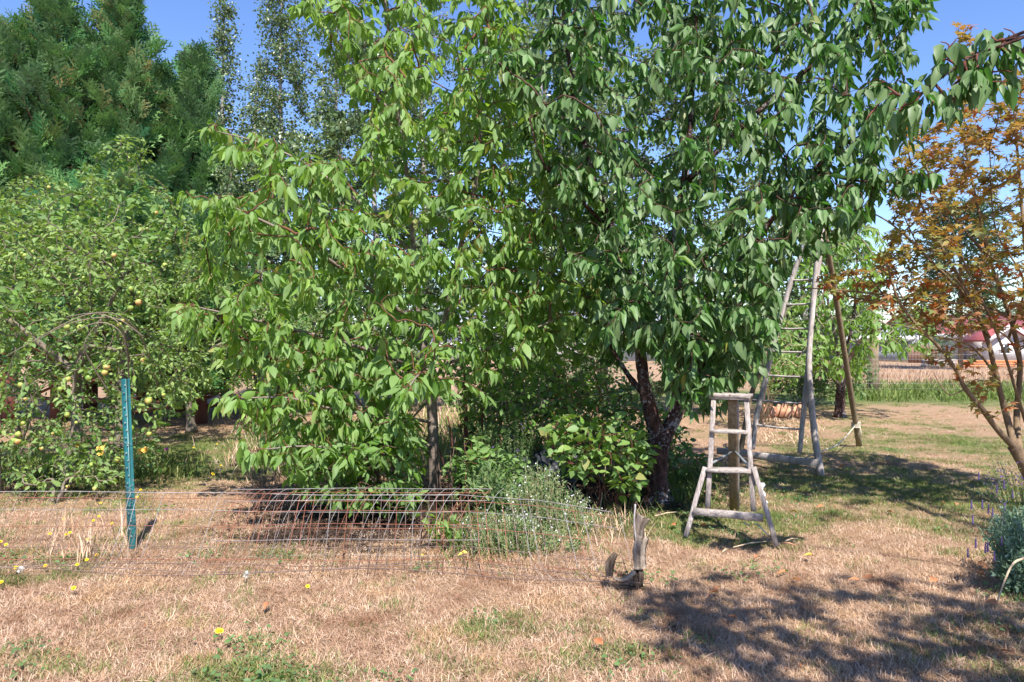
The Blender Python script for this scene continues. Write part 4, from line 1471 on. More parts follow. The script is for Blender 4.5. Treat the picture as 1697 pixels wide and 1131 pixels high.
# ------------------------------------------------------------------ DARK CHERRY (centre right)
b = G(1090, 832)
dt = thing('cherry_tree', 'dark green cherry tree with a gnarled, forked, lichen-spotted trunk', 'tree', b, 'cherry trees')
sk = Skel()
limbs(dt, [
    ('trunk', [b, P(1086, 800, 7.5), P(1088, 750, 7.5), P(1096, 715, 7.5)], .135, .115),
    ('limb', [P(1092, 735, 7.5), P(1080, 690, 7.4), P(1068, 640, 7.4), P(1062, 590, 7.45), P(1058, 520, 7.5), P(1030, 420, 7.5), P(985, 300, 7.4), P(950, 150, 7.4), P(930, -20, 7.4), P(915, -180, 7.4)], .085, .012),
    ('limb', [P(1098, 730, 7.5), P(1118, 690, 7.55), P(1125, 640, 7.6), P(1130, 560, 7.6), P(1125, 470, 7.6), P(1120, 380, 7.6), P(1140, 250, 7.5), P(1150, 100, 7.5), P(1160, -150, 7.5)], .085, .014),
    ('limb', [P(1125, 480, 7.6), P(1160, 500, 7.4), P(1230, 430, 7.2), P(1290, 350, 7.0), P(1350, 280, 6.9), P(1400, 240, 6.8), P(1480, 200, 6.7)], .045, .008),
    ('limb', [P(1140, 300, 7.5), P(1220, 220, 7.3), P(1320, 130, 7.1), P(1420, 60, 7.0), P(1500, 10, 6.9)], .035, .008),
    ('limb', [P(1150, 120, 7.5), P(1260, 0, 7.3), P(1360, -120, 7.2)], .03, .01),
    ('limb', [P(1068, 655, 7.4), P(1040, 620, 7.6), P(1010, 570, 7.8), P(985, 520, 8.0)], .035, .012),
    ('limb', [P(1010, 380, 7.5), P(960, 330, 7.2), P(900, 270, 6.9), P(860, 140, 6.7), P(815, 95, 6.6)], .022, .005),
    ('limb', [P(1125, 620, 7.6), P(1150, 620, 7.2), P(1170, 600, 6.9), P(1180, 560, 6.7)], .03, .008),
    ('limb', [P(1350, 285, 6.9), P(1420, 300, 6.6), P(1480, 300, 6.4), P(1515, 290, 6.3)], .014, .004),
], M['old_bark'], sk, 9, .12)
# broken stubs
for (a, c_, r0) in [((1110, 478, 7.55), (1143, 472, 7.3), .03), ((1060, 585, 7.45), (1066, 548, 7.4), .05), ((1122, 560, 7.6), (1100, 540, 7.3), .03)]:
    Geo().tube(spline([P(*a), (P(*a) + P(*c_)) / 2 + .01, P(*c_)], 3), np.linspace(r0, r0 * .75, 7), 8, wob=.15).out('broken_stub', M['gray_twig'], dt)
dp = [(880, -180), (890, 40), (850, 110), (900, 180), (880, 250), (930, 280), (930, 400), (960, 500), (1000, 540), (1080, 560), (1100, 640), (1150, 690), (1190, 640),
      (1250, 610), (1310, 540), (1300, 470), (1380, 400), (1430, 350), (1470, 270), (1500, 190), (1520, 90), (1540, 0), (1500, -180)]
tg = fill(dp, 7.0, 1.2, 1250)
lo2 = fill([(960, 400), (1310, 400), (1315, 540), (1240, 615), (1180, 690), (1110, 600), (1000, 560)], 6.9, .8, 260)
lo3 = fill([(1270, 330), (1400, 300), (1450, 340), (1400, 380), (1330, 380)], 7.0, .7, 40)
fr = fill([(1090, 560), (1180, 540), (1220, 600), (1170, 690), (1110, 660)], 6.7, .2, 24)
sk.grow(clear(np.concatenate([tg, fr, lo2, lo3, np.array(sk.tips)]), 1285, 1425, 445, 800, 9), up=.30, sag=.20, wig=.05)
sk.geo(.0018, .38, .016).out('branches', M['dark_twig'], dt, kind='stuff')
L = sk.leaves(.031, .62, 4, hang=1.05, side=.55, fwd=.3, size=.132, jit=.38, inner=11)
foliage(dt, OV, M['dark_leaf'], L, tints(L, .6, .006, .42, .2), 'dark', 300)
print('dark leaves', len(L[0]))

# tree standing right beside the camera, outside the frame: its hanging branch enters top right, its shade falls on the lawn
b = A(5.2, 1.2, 0)
nt = thing('cherry_tree', 'cherry standing off the right edge, its dark leafy branch reaching in at the top right', 'tree', b, 'cherry trees')
sk = Skel()
limbs(nt, [
    ('trunk', [b, b + A(0, 0, 1.0), b + A(-.15, 0, 2.2)], .16, .12),
    ('limb', [b + A(-.15, 0, 2.1), A(4.2, .3, 3.4), A(2.8, .4, 4.3), A(1.8, .8, 4.8)], .09, .02),
    ('limb', [b + A(-.15, 0, 2.1), A(4.9, 2.4, 3.8), A(4.7, 3.6, 4.8), A(4.9, 4.4, 5.6)], .09, .02),
    ('limb', [b + A(-.15, 0, 2.1), A(5.6, .2, 3.6), A(5.2, -1.2, 4.8)], .08, .02),
    ('limb', [A(4.85, 2.2, 3.7), P(1760, 30, 3.7), P(1697, 62, 3.75), P(1610, 95, 3.85), P(1560, 130, 3.9), P(1505, 170, 4.0)], .012, .003),
], M['old_bark'], sk, 8, .08)
c1 = rng.uniform(-1, 1, (1050, 3)) * A(1.85, 1.0, .6) + A(3.3, .6, 4.7)
c1 = c1[(np.sin(c1[:, 0] * 3.1) * np.sin(c1[:, 1] * 3.7 + 1) > -.55)]
c2 = rng.normal(0, 1, (90, 3)) * A(.65, .85, .4) + A(5.0, 4.1, 5.5)
c2 = c2[c2[:, 0] > .72 * c2[:, 1] + .3]
c3 = rng.normal(0, 1, (60, 3)) * A(1.0, .8, .5) + A(5.3, 0, 4.6)
tw = np.array([P(rng.uniform(1500, 1760), 0, 3.9) for _ in range(110)])
tw[:, 2] = H + (CY - (175 - (CX + tw[:, 0] / 3.9 * F - 1500) * .5 + rng.uniform(-34, 30, 110))) * 3.9 / F
sk.grow(np.concatenate([c1, c2, c3, tw, np.array(sk.tips)]), up=.2, sag=.12, wig=.05)
sk.geo(.0026, .42, .028).out('branches', M['red_trunk'], nt, kind='stuff')
L = sk.leaves(.036, .45, 3, hang=1.0, side=.5, fwd=.3, size=.12, jit=.26, inner=3)
foliage(nt, tpl_ovate(.24, .25, .1, 3), M['dark_leaf'], L, tints(L, .5, .004, .35, .15), 'darkn', 80)

# small fruit tree by the back post
b = G(1392, 692)
ft = thing('fruit_tree', 'small light green fruit tree with a dark short trunk behind the leaning pole', 'tree', b)
sk = Skel()
limbs(ft, [('trunk', [b, P(1393, 650, 15.8), P(1397, 610, 15.8)], .11, .08),
           ('limb', [P(1397, 615, 15.8), P(1385, 560, 15.7), P(1372, 500, 15.6), P(1370, 420, 15.5)], .05, .015),
           ('limb', [P(1397, 615, 15.8), P(1430, 560, 15.6), P(1480, 540, 15.3), P(1545, 520, 15.0)], .045, .012),
           ('limb', [P(1397, 610, 15.8), P(1415, 520, 15.8), P(1420, 440, 15.8), P(1425, 380, 15.8)], .045, .012),
           ('limb', [P(1392, 640, 15.8), P(1340, 580, 15.5), P(1290, 540, 15.3)], .04, .012)], M['old_bark'], sk, 7)
tg = np.concatenate([fill([(1250, 560), (1300, 500), (1330, 400), (1400, 350), (1450, 370), (1480, 430), (1450, 520), (1560, 500), (1540, 580), (1500, 590), (1440, 560), (1430, 620), (1340, 620), (1270, 620)], 15.5, 1.4, 420)])
sk.grow(tg, up=.2, sag=.12, step=.22)
sk.geo(.004, .4, .03).out('branches', M['gray_twig'], ft, kind='stuff')
L = sk.leaves(.06, .7, 4, hang=.8, side=.7, fwd=.4, size=.17, jit=.4, inner=3)
foliage(ft, OV, M['young_leaf'], L, tints(L, .5, 0, .58, .15), 'young')
bush('shrub', 'low dark green bush left of the short-trunked fruit tree', 'shrub',
     [(1230, 600), (1290, 590), (1380, 600), (1460, 600), (1440, 660), (1340, 670), (1260, 650)], 18.5, .8, G(1330, 675), 220,
     OVA, M['shrub_leaf'], 'shruba', M['gray_twig'], .06, .5, .12, nst=5, tkw=dict(base=.4))
bush('shrub', 'tall thin shrub with upright pale stems behind the orchard ladder', 'shrub',
     [(1220, 540), (1270, 520), (1340, 530), (1350, 600), (1310, 640), (1230, 640)], 13.5, .5, G(1265, 700), 170,
     OVA, M['lime_leaf'], 'limea', M['straw_stick'], .05, .4, .10, nst=10, tkw=dict(base=.3), rmax=.012)

# ------------------------------------------------------------------ MAPLE (right)
b = G(1735, 840)
mt_ = thing('maple_tree', 'multi-stemmed maple with orange, red and olive leaves at the right edge', 'tree', b)
sk = Skel()
B = lambda dx=0, dz=.3: b + A(dx, 0, dz)
limbs(mt_, [
    ('trunk', [b, P(1712, 800, 7.25), P(1695, 765, 7.2), P(1680, 740, 7.2)], .075, .06),
    ('limb', [P(1684, 745, 7.2), P(1655, 715, 7.1), P(1625, 675, 7.0), P(1600, 645, 6.9), P(1585, 615, 6.85), P(1560, 580, 6.8), P(1520, 540, 6.7), P(1490, 500, 6.6), P(1470, 440, 6.6)], .032, .008),
    ('limb', [P(1682, 742, 7.2), P(1665, 680, 7.3), P(1650, 620, 7.3), P(1635, 560, 7.3), P(1600, 480, 7.3), P(1555, 400, 7.2), P(1520, 320, 7.2), P(1505, 250, 7.2)], .036, .007),
    ('limb', [P(1690, 755, 7.2), P(1685, 690, 7.4), P(1690, 600, 7.5), P(1672, 520, 7.5), P(1640, 430, 7.4), P(1620, 340, 7.4), P(1600, 240, 7.4), P(1598, 110, 7.4)], .036, .005),
    ('limb', [P(1700, 770, 7.2), P(1720, 660, 7.3), P(1715, 540, 7.2), P(1700, 420, 7.1), P(1690, 300, 7.1), P(1680, 180, 7.1)], .036, .008),
    ('limb', [P(1610, 500, 7.3), P(1560, 450, 7.0), P(1510, 400, 6.9), P(1475, 370, 6.8), P(1440, 350, 6.8)], .018, .005),
    ('limb', [P(1672, 525, 7.5), P(1600, 505, 7.2), P(1540, 500, 7.0), P(1470, 490, 6.9), P(1380, 480, 6.9), P(1320, 478, 7.0)], .016, .004),
    ('limb', [P(1650, 620, 7.3), P(1610, 575, 7.0), P(1560, 560, 6.8), P(1520, 555, 6.7)], .014, .004),
    ('limb', [P(1640, 430, 7.4), P(1580, 360, 7.6), P(1530, 300, 7.7)], .016, .004),
    ('limb', [P(1715, 540, 7.2), P(1760, 440, 7.2), P(1790, 320, 7.2)], .024, .006),
    ('limb', [P(1640, 560, 7.3), P(1590, 470, 7.0), P(1530, 420, 6.9), P(1485, 330, 6.9)], .014, .004),
    ('limb', [P(1700, 700, 7.2), P(1655, 560, 6.9), P(1600, 440, 6.8), P(1560, 330, 6.8)], .017, .004),
    ('limb', [P(1672, 560, 7.4), P(1697, 470, 7.0), P(1650, 380, 6.9), P(1640, 250, 6.9)], .014, .004),
    ('limb', [P(1600, 645, 6.9), P(1575, 655, 6.8), P(1560, 640, 6.8), P(1545, 615, 6.8)], .007, .003),
    ('limb', [P(1690, 600, 7.5), P(1670, 560, 7.2), P(1600, 520, 6.8), P(1560, 510, 6.6)], .015, .005),
], M['maple_bark'], sk, 7, .05)
mp = [(1500, 190), (1540, 210), (1570, 160), (1590, 90), (1612, 100), (1620, 180), (1650, 130), (1700, 110), (1850, 150), (1850, 560), (1760, 620), (1697, 560), (1640, 540), (1560, 560),
      (1500, 540), (1440, 500), (1340, 480), (1360, 450), (1440, 440), (1470, 380), (1470, 300)]
tg = fill(mp, 7.2, .9, 1050)
t2 = fill([(1600, 560), (1697, 560), (1697, 660), (1640, 700), (1580, 640), (1530, 590)], 7.0, .4, 26)
t3 = P(1600, 55, 7.4) + rng.normal(0, 1, (6, 3)) * A(.04, .04, .12)
sk.grow(np.concatenate([tg, t2, t3]), up=.1, sag=.02, wig=.09)
sk.geo(.0019, .40, .016).out('branches', M['maple_bark'], mt_, kind='stuff')
L = sk.leaves(.026, .40, 4, hang=.12, side=.8, fwd=.6, size=.068, jit=.45, inner=3, flat=.9)
ti = np.clip(.42 + .10 * np.sin(L[0][:, 0] * 4.1) * np.sin(L[0][:, 2] * 3.7) + rng.normal(0, .23, L[4].max() + 1)[L[4]] + rng.uniform(-.12, .12, len(L[0])), .02, .9)
low = (L[0][:, 2] < 2.3) & (rng.uniform(size=len(ti)) < .45)
ti[low] = rng.uniform(.85, .99, low.sum())
lowg = (L[0][:, 2] < 2.4) & (~low)
ti[lowg] = rng.uniform(.02, .5, lowg.sum())
foliage(mt_, tpl_maple(), M['maple_leaf'], L, ti, 'maple', 300)
print('maple leaves', len(L[0]))

# ------------------------------------------------------------------ BRAMBLE etc.
bush('undergrowth', 'dark tangled undergrowth filling the ground between the two cherry trunks', 'undergrowth',
     [(760, 700), (800, 650), (900, 640), (1000, 620), (1070, 640), (1130, 680), (1150, 730), (1120, 770), (1000, 790), (860, 790), (770, 780)], 9.3, .7, G(960, 800), 420,
     OVR, M['shrub_leaf'], 'shrubr', M['red_trunk'], .05, .35, .085, hang=.3, nst=12, rmax=.008, tkw=dict(base=.35))
for k in range(26):
    p0 = G(rng.uniform(790, 1080), rng.uniform(800, 850))
    d = nrm(A(rng.normal(0, .7), rng.normal(0, .4), 1))
    ln = rng.uniform(.25, .7)
    if k == 0:
        sticks = thing('dead_canes', 'thin dead canes sticking up through the undergrowth', 'canes', p0)
    Geo().tube(spline([p0, p0 + d * ln * .5, p0 + d * ln + A(0, 0, -.04)], 3), np.linspace(.005, .002, 7), 4, cap=False).out('cane', M['straw_stick'] if k % 3 else M['red_trunk'], sticks)
bush('bramble', 'sprawling bramble with yellowing round leaves left of the gnarled trunk', 'shrub',
     [(905, 700), (940, 680), (990, 690), (1040, 700), (1080, 730), (1075, 790), (1060, 830), (1000, 800), (950, 790), (915, 760)], 7.0, .45, G(1010, 845), 240,
     OVR, M['bramble_leaf'], 'bramble', M['red_trunk'], .05, .32, .105, hang=.25, side=.9, fwd=.4, nst=9, singles=150, rmax=.008,
     tkw=dict(base=.5, spread=.5, yellow=.05))
bush('bramble', 'small shaded bramble with reddish leaves behind the yellowing one', 'shrub',
     [(880, 620), (960, 600), (1040, 620), (1060, 680), (1000, 720), (920, 700)], 8.2, .4, G(985, 800), 110,
     OVR, M['bramble_leaf'], 'bramble', M['red_trunk'], .05, .3, .075, hang=.3, nst=8, rmax=.008, tkw=dict(base=.3, spread=.5, yellow=.12))
bush('bramble', 'light green leafy growth low behind the herbs between the cherries', 'shrub',
     [(750, 660), (790, 600), (850, 580), (910, 620), (920, 700), (870, 740), (790, 740)], 7.9, .45, G(850, 810), 200,
     OVR, M['lime_leaf'], 'limer', M['gray_twig'], .05, .3, .075, hang=.3, nst=8, rmax=.008, tkw=dict(base=.3))


# crumpled black plastic sheet/bag behind the bramble
def lump(name, label, cat, c, r, mat, seed=1, n=22):
    rr = np.random.default_rng(seed)
    V, T = [], []
    for i in range(n + 1):
        t = math.pi * i / n
        for j in range(n * 2):
            a = 2 * math.pi * j / (n * 2)
            k = 1 + .16 * math.sin(3 * a + 2 * t + seed) + .12 * math.sin(7 * a - 5 * t) + .08 * math.sin(13 * t + 3 * a) + rr.uniform(-.03, .03)
            V.append((c[0] + r[0] * k * math.sin(t) * math.cos(a), c[1] + r[1] * k * math.sin(t) * math.sin(a), c[2] + r[2] * k * math.cos(t)))
    m = n * 2
    for i in range(n):
        for j in range(m):
            T.append((i * m + j, (i + 1) * m + j, (i + 1) * m + (j + 1) % m, i * m + (j + 1) % m))
    o = put(name, np.array(V), np.array(T), mat)
    return tag(o, label, cat)


lump('plastic_bag', 'crumpled shiny black plastic bag half hidden behind the bramble', 'bag', P(912, 760, 7.9) - A(0, 0, .15), (.38, .22, .20), M['black_plastic'])


def herb(name, label, poly, Y0, half, base, n, mat, flower=None, fl=0.25, hmax=.5, leaf=.022, sp=.010, group=None, fsize=.012, spr=.5):
    r = thing(name, label, 'plant', base, group)
    tg = fill(poly, Y0, half, n, low=.04)
    g = Geo()
    O, D, N, Z, I, FO = [], [], [], [], [], []
    for k, t in enumerate(tg):
        kf = spr + rng.uniform(-.08, .08)
        s0 = A(base[0] + (t[0] - base[0]) * kf, base[1] + (t[1] - base[1]) * kf, 0)
        pts = spline([s0, (s0 + t) / 2 + A((t[0] - s0[0]) * -.1, 0, .03), t], 4)
        g.tube(pts, np.linspace(.0028, .0012, len(pts)), 3, cap=False)
        cum = np.concatenate([[0], np.cumsum(np.linalg.norm(np.diff(pts, axis=0), axis=1))])
        for s_ in np.arange(cum[-1] * .12, cum[-1], sp):
            j = max(0, min(np.searchsorted(cum, s_) - 1, len(pts) - 2))
            f = (s_ - cum[j]) / (cum[j + 1] - cum[j] + 1e-9)
            p = pts[j] + (pts[j + 1] - pts[j]) * f
            O.append(p); D.append(nrm(pts[j + 1] - pts[j]) * .7 + rng.normal(0, .6, 3)); N.append(rng.normal(0, 1, 3)); Z.append(leaf * rng.uniform(.7, 1.4)); I.append(k)
        if flower and rng.uniform() < fl:
            for q_ in range(7):
                FO.append(pts[-1] + rng.normal(0, 1, 3) * A(.018, .018, .04) - A(0, 0, .03))
    g.out('stems', M['straw_stick'] if flower == 'petal_white' else mat, r, kind='stuff')
    L = tuple(np.array(v) for v in (O, D, N, Z, I))
    foliage(r, tpl_kite(.16), mat, L, tints(L, .6, 0, .5, .2), 'herb')
    if FO:
        FO = np.array(FO)
        m = len(FO)
        V, T, ti, ve = leaves_arrays(tpl_kite(.5), FO, rng.normal(0, 1, (m, 3)), rng.normal(0, 1, (m, 3)), rng.uniform(.7, 1.3, m) * fsize, rng.uniform(0, 1, m))
        put('flowers', V, T, M[flower], r, kind='stuff')
    return r


herb('herb_bush', 'silvery herb bush with tiny white flowers, tall half behind the wire', [(840, 800), (880, 765), (910, 765), (960, 810), (1000, 850), (990, 900), (900, 920), (820, 880)],
     6.5, .45, G(905, 890), 260, M['herb_leaf'], 'petal_white', .25, fsize=.012, spr=.8, leaf=.034)
herb('herb_bush', 'low white-flowered herb mound against the wire mesh', [(740, 870), (790, 845), (870, 850), (960, 880), (990, 910), (930, 940), (860, 945), (770, 925)],
     5.9, .35, G(860, 930), 260, M['herb_leaf'], 'petal_white', .22, fsize=.012, spr=.85, leaf=.032)
herb('herb_bush', 'purple-flowered feathery plant behind the herbs', [(790, 700), (840, 680), (890, 700), (880, 760), (820, 780)],
     7.6, .35, G(835, 830), 90, M['herb_leaf'], 'petal_purple', .12, fsize=.02, spr=.75)
herb('grass_clump', 'fine bluish green grass clump right of the young trunk', [(770, 790), (810, 760), (860, 790), (850, 830), (790, 840)],
     6.9, .3, G(815, 865), 130, M['herb_leaf'], None, leaf=.07, sp=.03, spr=.4)
lv = herb('lavender_bush', 'blue-gray lavender bush at the right edge with a few purple spikes', [(1625, 880), (1640, 850), (1670, 835), (1720, 840), (1780, 860), (1790, 980), (1720, 990), (1660, 985), (1635, 950), (1650, 920)],
          5.0, .38, G(1716, 985), 420, M['silver_leaf'], None, leaf=.036, sp=.013)
M['spike'] = M['petal_purple']
for (px, py, Y) in [(1610, 838, 5.2), (1628, 838, 5.2), (1638, 845, 5.1), (1612, 862, 5.1), (1645, 850, 5.0), (1665, 842, 5.1), (1662, 862, 4.9), (1617, 902, 4.8), (1637, 908, 4.7), (1604, 918, 4.8), (1648, 923, 4.7), (1660, 898, 4.7), (1622, 790, 6), (1652, 812, 5.8), (1664, 805, 5.8), (1678, 820, 5.6), (1633, 910, 4.7)]:
    t = P(px, py, Y)
    s0 = A(t[0] + .12, t[1] + .03, max(0, t[2] - .22))
    sp_ = spline([s0, (s0 + t) / 2 + A(.02, 0, 0), t], 3)
    Geo().tube(sp_, .0015, 3).out('stalk', M['herb_leaf'], lv)
    g = Geo()
    for q_ in range(5):
        c = t + A(0, 0, .012 * q_ - .02)
        g.tube([c - A(0, 0, .006), c, c + A(0, 0, .007)], [.003, .009 - .001 * q_, .003], 6)
    g.out('flower_spike', M['petal_purple'], lv)
herb('lavender_bush', 'thin gone-over lavender stalks behind the blue-gray bush', [(1625, 800), (1650, 760), (1697, 770), (1720, 830), (1640, 840)],
     6.1, .3, G(1700, 880), 60, M['herb_leaf'], 'petal_purple', .7, leaf=.02, sp=.03, fsize=.012)
for (px, py) in [(1623, 930), (1631, 935)]:
    p = P(px, py, 4.75)
    V, T, ti, ve = leaves_arrays(tpl_maple(), p[None], A(.3, -.3, -.8)[None], A(0, -1, .3)[None], [.035], A(.99))
    o = put('maple_leaf', V, T, M['maple_leaf'], None, ti, ve)
    tag(o, 'red maple leaf caught on the left side of the lavender, the ' + ('upper left' if px == 1623 else 'lower right') + ' one', 'leaf', 'red leaves on the lavender')
tw_ = Geo().tube(spline([P(1697, 925, 4.6), P(1675, 940, 4.5), P(1650, 1000, 4.5) * A(1, 1, 0) + A(0, 0, .02)], 5), np.linspace(.008, .005, 11), 6).out('bare_branch', M['straw_stick'], smooth=True)
tag(tw_, 'bare tan branch slanting to the ground under the lavender', 'branch')

# yellow rose bush by the green post
rb = thing('rose_bush', 'low rose bush with yellow blooms behind the green post', 'shrub', G(200, 790))
sk = Skel()
tg = fill([(120, 700), (180, 680), (260, 720), (270, 780), (150, 790), (110, 760)], 8.3, .35, 60)
g0 = G(200, 790)
for k in range(5):
    sp_ = spline([g0, g0 + A(rng.normal(0, .15), 0, .25), g0 + A(rng.normal(0, .3), rng.normal(0, .2), .5)], 4)
    Geo().tube(sp_, np.linspace(.008, .004, len(sp_)), 5).out('stem', M['gray_twig'], rb)
    sk.limb(sp_[1:], np.full(len(sp_) - 1, .005))
sk.grow(tg, up=.2)
sk.geo(.0016, .4, .006).out('branches', M['gray_twig'], rb, kind='stuff')
L = sk.leaves(.04, .3, 3, .2, .8, .5, .06, inner=3)
foliage(rb, OVR, M['shrub_leaf'], L, tints(L, base=.35), 'rose')


def blossom(name, c, r, mat, parent=None, layers=3, petals=7, up=(0, 0, 1)):
    g = Geo()
    upv = nrm(A(*up))
    s = nrm(np.cross(upv, A(.3, 1, .1)))
    w = np.cross(upv, s)
    for l in range(layers):
        for k in range(petals):
            a = 2 * math.pi * (k + .5 * l) / petals
            e = .15 + .5 * l
            d = (s * math.cos(a) + w * math.sin(a)) * math.cos(e) + upv * math.sin(e)
            tt = nrm(np.cross(d, upv))
            rr = r * (1 - .18 * l)
            g.add([c, c + d * rr * .6 - tt * rr * .32, c + d * rr, c + d * rr * .6 + tt * rr * .32], [(0, 1, 2), (0, 2, 3)])
    return g.out(name, mat, parent)


for (px, py) in [(165, 744), (174, 743), (167, 751), (233, 748), (241, 746), (128, 737)]:
    blossom('bloom', P(px, py, 7.9), .04, M['rose'], rb, up=(0, -1, .6))

# yellow flowers in the lawn
FL = [(362, 1046, .020, 'left of the middle of the foreground'), (106, 861, 0, ''), (83, 885, 0, ''), (116, 883, 0, ''), (146, 894, 0, ''), (10, 903, 0, ''), (1, 898, 0, ''), (128, 936, 0, ''), (144, 928, 0, ''),
      (26, 941, 0, ''), (75, 938, 0, ''), (122, 975, .017, ''), (2, 965, 0, ''), (164, 856, 0, ''), (155, 863, 0, ''), (186, 868, 0, ''), (42, 809, 0, ''), (233, 812, 0, ''), (227, 824, 0, ''), (160, 920, 0, ''),
      (321, 742, 0, ''), (360, 736, 0, ''), (354, 787, 0, ''), (366, 772, 0, ''), (510, 972, .016, ''), (167, 834, 0, ''), (110, 886, 0, ''), (352, 785, 0, ''), (366, 1046, .018, '')]


def lab_fl(px, py):
    if px == 362:
        return 'large yellow flower in the foreground grass, left of a touching twin'
    if px == 366 and py > 1000:
        return 'yellow flower touching the large one in the foreground grass'
    if px == 510:
        return 'orange-yellow flower on the dry grass just in front of the mesh'
    if px == 122:
        return 'yellow flower in the grass in front of the left stretch of mesh'
    if py > 890:
        return 'small yellow flower low in the grass inside the left stretch of mesh'
    if py > 830:
        return 'small yellow flower on a thin stem left of the green post'
    if px > 300:
        return 'small yellow flower in the grass beyond the green post to its right'
    return 'small yellow flower in the grass near the apple tree'


for (px, py, s_, _) in FL:
    c = G(px, py)
    hh = .05 if py < 960 else .06
    c = c + A(0, 0, 0)
    c = P(px, py, (H - hh) * F / (py - CY))
    r = thing('yellow_flower', lab_fl(px, py), 'flower', (c[0], c[1], 0), 'yellow flowers in the lawn')
    Geo().tube([A(c[0] + .005, c[1], 0), A(c[0] + .002, c[1], hh * .6), c], .0015, 3).out('stem', M['herb_leaf'], r)
    blossom('flower_head', c, s_ or .015, M['petal_yellow'], r, 3, 9, (.1, -.5, .8))
for (px, py, lab) in [(408, 970, 'round white seed head in the grass before the mesh'), (34, 962, 'pale seed head among grass at the left edge')]:
    c = G(px, py) + A(0, 0, .07)
    r = thing('seed_head', lab, 'seed head', (c[0], c[1], 0), 'white seed heads')
    Geo().tube([A(c[0], c[1], 0), c], .0015, 3).out('stem', M['herb_leaf'], r)
    g = Geo()
    for k in range(60):
        d = nrm(rng.normal(0, 1, 3))
        t_ = nrm(np.cross(d, A(.2, .9, .4))) * .003
        g.add([c, c + d * .024 - t_, c + d * .024 + t_], [(0, 1, 2)])
    g.out('fluff', M['seed_white'], r, kind='stuff')
c = P(276, 745, 9.3)
r = thing('clover_flower', 'single pink clover flower by the apple tree shade', 'flower', (c[0], c[1], 0))
Geo().tube([A(c[0], c[1], 0), c], .002, 3).out('stem', M['herb_leaf'], r)
blossom('flower_head', c, .03, M['petal_pink'], r, 4, 9, (0, -.5, .8))

# fallen leaves on the lawn
FLV = [(445, 1012, 'brown'), (1000, 1083, 'tan'), (1425, 975, 'brown'), (1365, 757 + 90, 'brown'), (1391, 782, 'red'), (1322, 857, 'yellow'), (1180, 990, 'brown'), (1190, 994, 'red'), (1305, 960, 'brown'), (1325, 974, 'red'),
       (1349, 932, 'yellow'), (1120, 880, 'tan'), (1172, 880, 'brown'), (1558, 840, 'brown'), (1585, 842, 'tan'), (1480, 858, 'brown'), (1250, 935, 'tan'), (300, 868, 'brown'), (775, 926, 'yellow'), (700, 932, 'yellow'),
       (1630, 965, 'red'), (1655, 1012, 'brown'), (1540, 975, 'brown'), (1485, 694, 'tan'), (1500, 718, 'tan'), (1630, 718, 'brown'), (1020, 815, 'tan'), (1450, 970, 'red'), (1222, 1040, 'brown'), (1680, 1100, 'tan')]
seen = {}
for (px, py, c_) in FLV:
    p = G(px, py) + A(0, 0, .045)
    m_ = {'brown': M['leaf_litter'], 'tan': M['leaf_litter'], 'red': M['maple_leaf'], 'yellow': M['leaf_yellow']}[c_]
    d = A(rng.normal(), rng.normal(), .2)
    V, T, ti, ve = leaves_arrays(tpl_ovate(.3, .3, .2, 3), p[None], d[None], A(rng.normal(0, .4), rng.normal(0, .4), 1)[None], [.075], A(.98))
    o = put('fallen_leaf', V, T, m_, None, ti, ve)
    where = ('in the shaded foreground at the right' if py > 950 and px > 1000 else 'near the small step ladder' if 1080 < px < 1400 and py > 830 else
             'in front of the wire mesh' if px < 800 and py > 900 else 'on the sunny lawn before the maple' if px > 1400 else 'beyond the wire mesh')
    tag(o, f'{c_} fallen leaf lying {where}', 'leaf', 'fallen leaves on the lawn')

# sticks near the small ladder
for k, (a, c_, lab) in enumerate([((1197, 923), (1207, 918), 'short pale stick before the left foot of the step ladder'), ((1215, 915), (1270, 905), 'long thin straw stick by the right foot of the step ladder'),
                                   ((1296, 908), (1320, 912), 'orange-brown chip just right of the step ladder foot'), ((1300, 905), (1322, 900), 'thin pale twig right of the step ladder foot'),
                                   ((1085, 862), (1125, 855), 'long yellow straw behind the weathered stake')]):
    g = Geo().tube([G(*a) + A(0, 0, .035), (G(*a) + G(*c_)) / 2 + A(0, 0, .045), G(*c_) + A(0, 0, .035)], [.004, .006, .003], 5)
    tag(g.out('stick', M['straw_stick'] if k != 2 else M['brick']), lab, 'stick', 'sticks on the lawn')

# ------------------------------------------------------------------ GREEN T-POST
pb = G(220, 911)
pt = P(208, 628, pb[1] + .06)
post = thing('steel_post', 'green painted steel fence post, studded, leaning slightly left', 'post', pb)
ax = nrm(pt - pb)
fx = nrm(np.cross(ax, A(0, 1, 0)))     # sideways
fx = nrm(fx)
fy = nrm(np.cross(ax, fx))
if fy[1] > 0:
    fy = -fy                           # toward the camera
Lp = np.linalg.norm(pt - pb)


def post_prof(prof, name, mat, z0=-.02, z1=None):
    z1 = Lp if z1 is None else z1
    prof = np.array(prof)
    g = Geo()
    n = len(prof)
    V = np.concatenate([pb + ax * z + prof[:, [0]] * fx + prof[:, [1]] * fy for z in (z0, z1)])
    Q = [(j, (j + 1) % n, n + (j + 1) % n, n + j) for j in range(n)]
    g.add(V, Q)
    g.T.append(np.array([(0 + n, n + k, n + k + 1) for k in range(1, n - 1)]) + g.n - len(V))
    return g.out(name, mat, post)


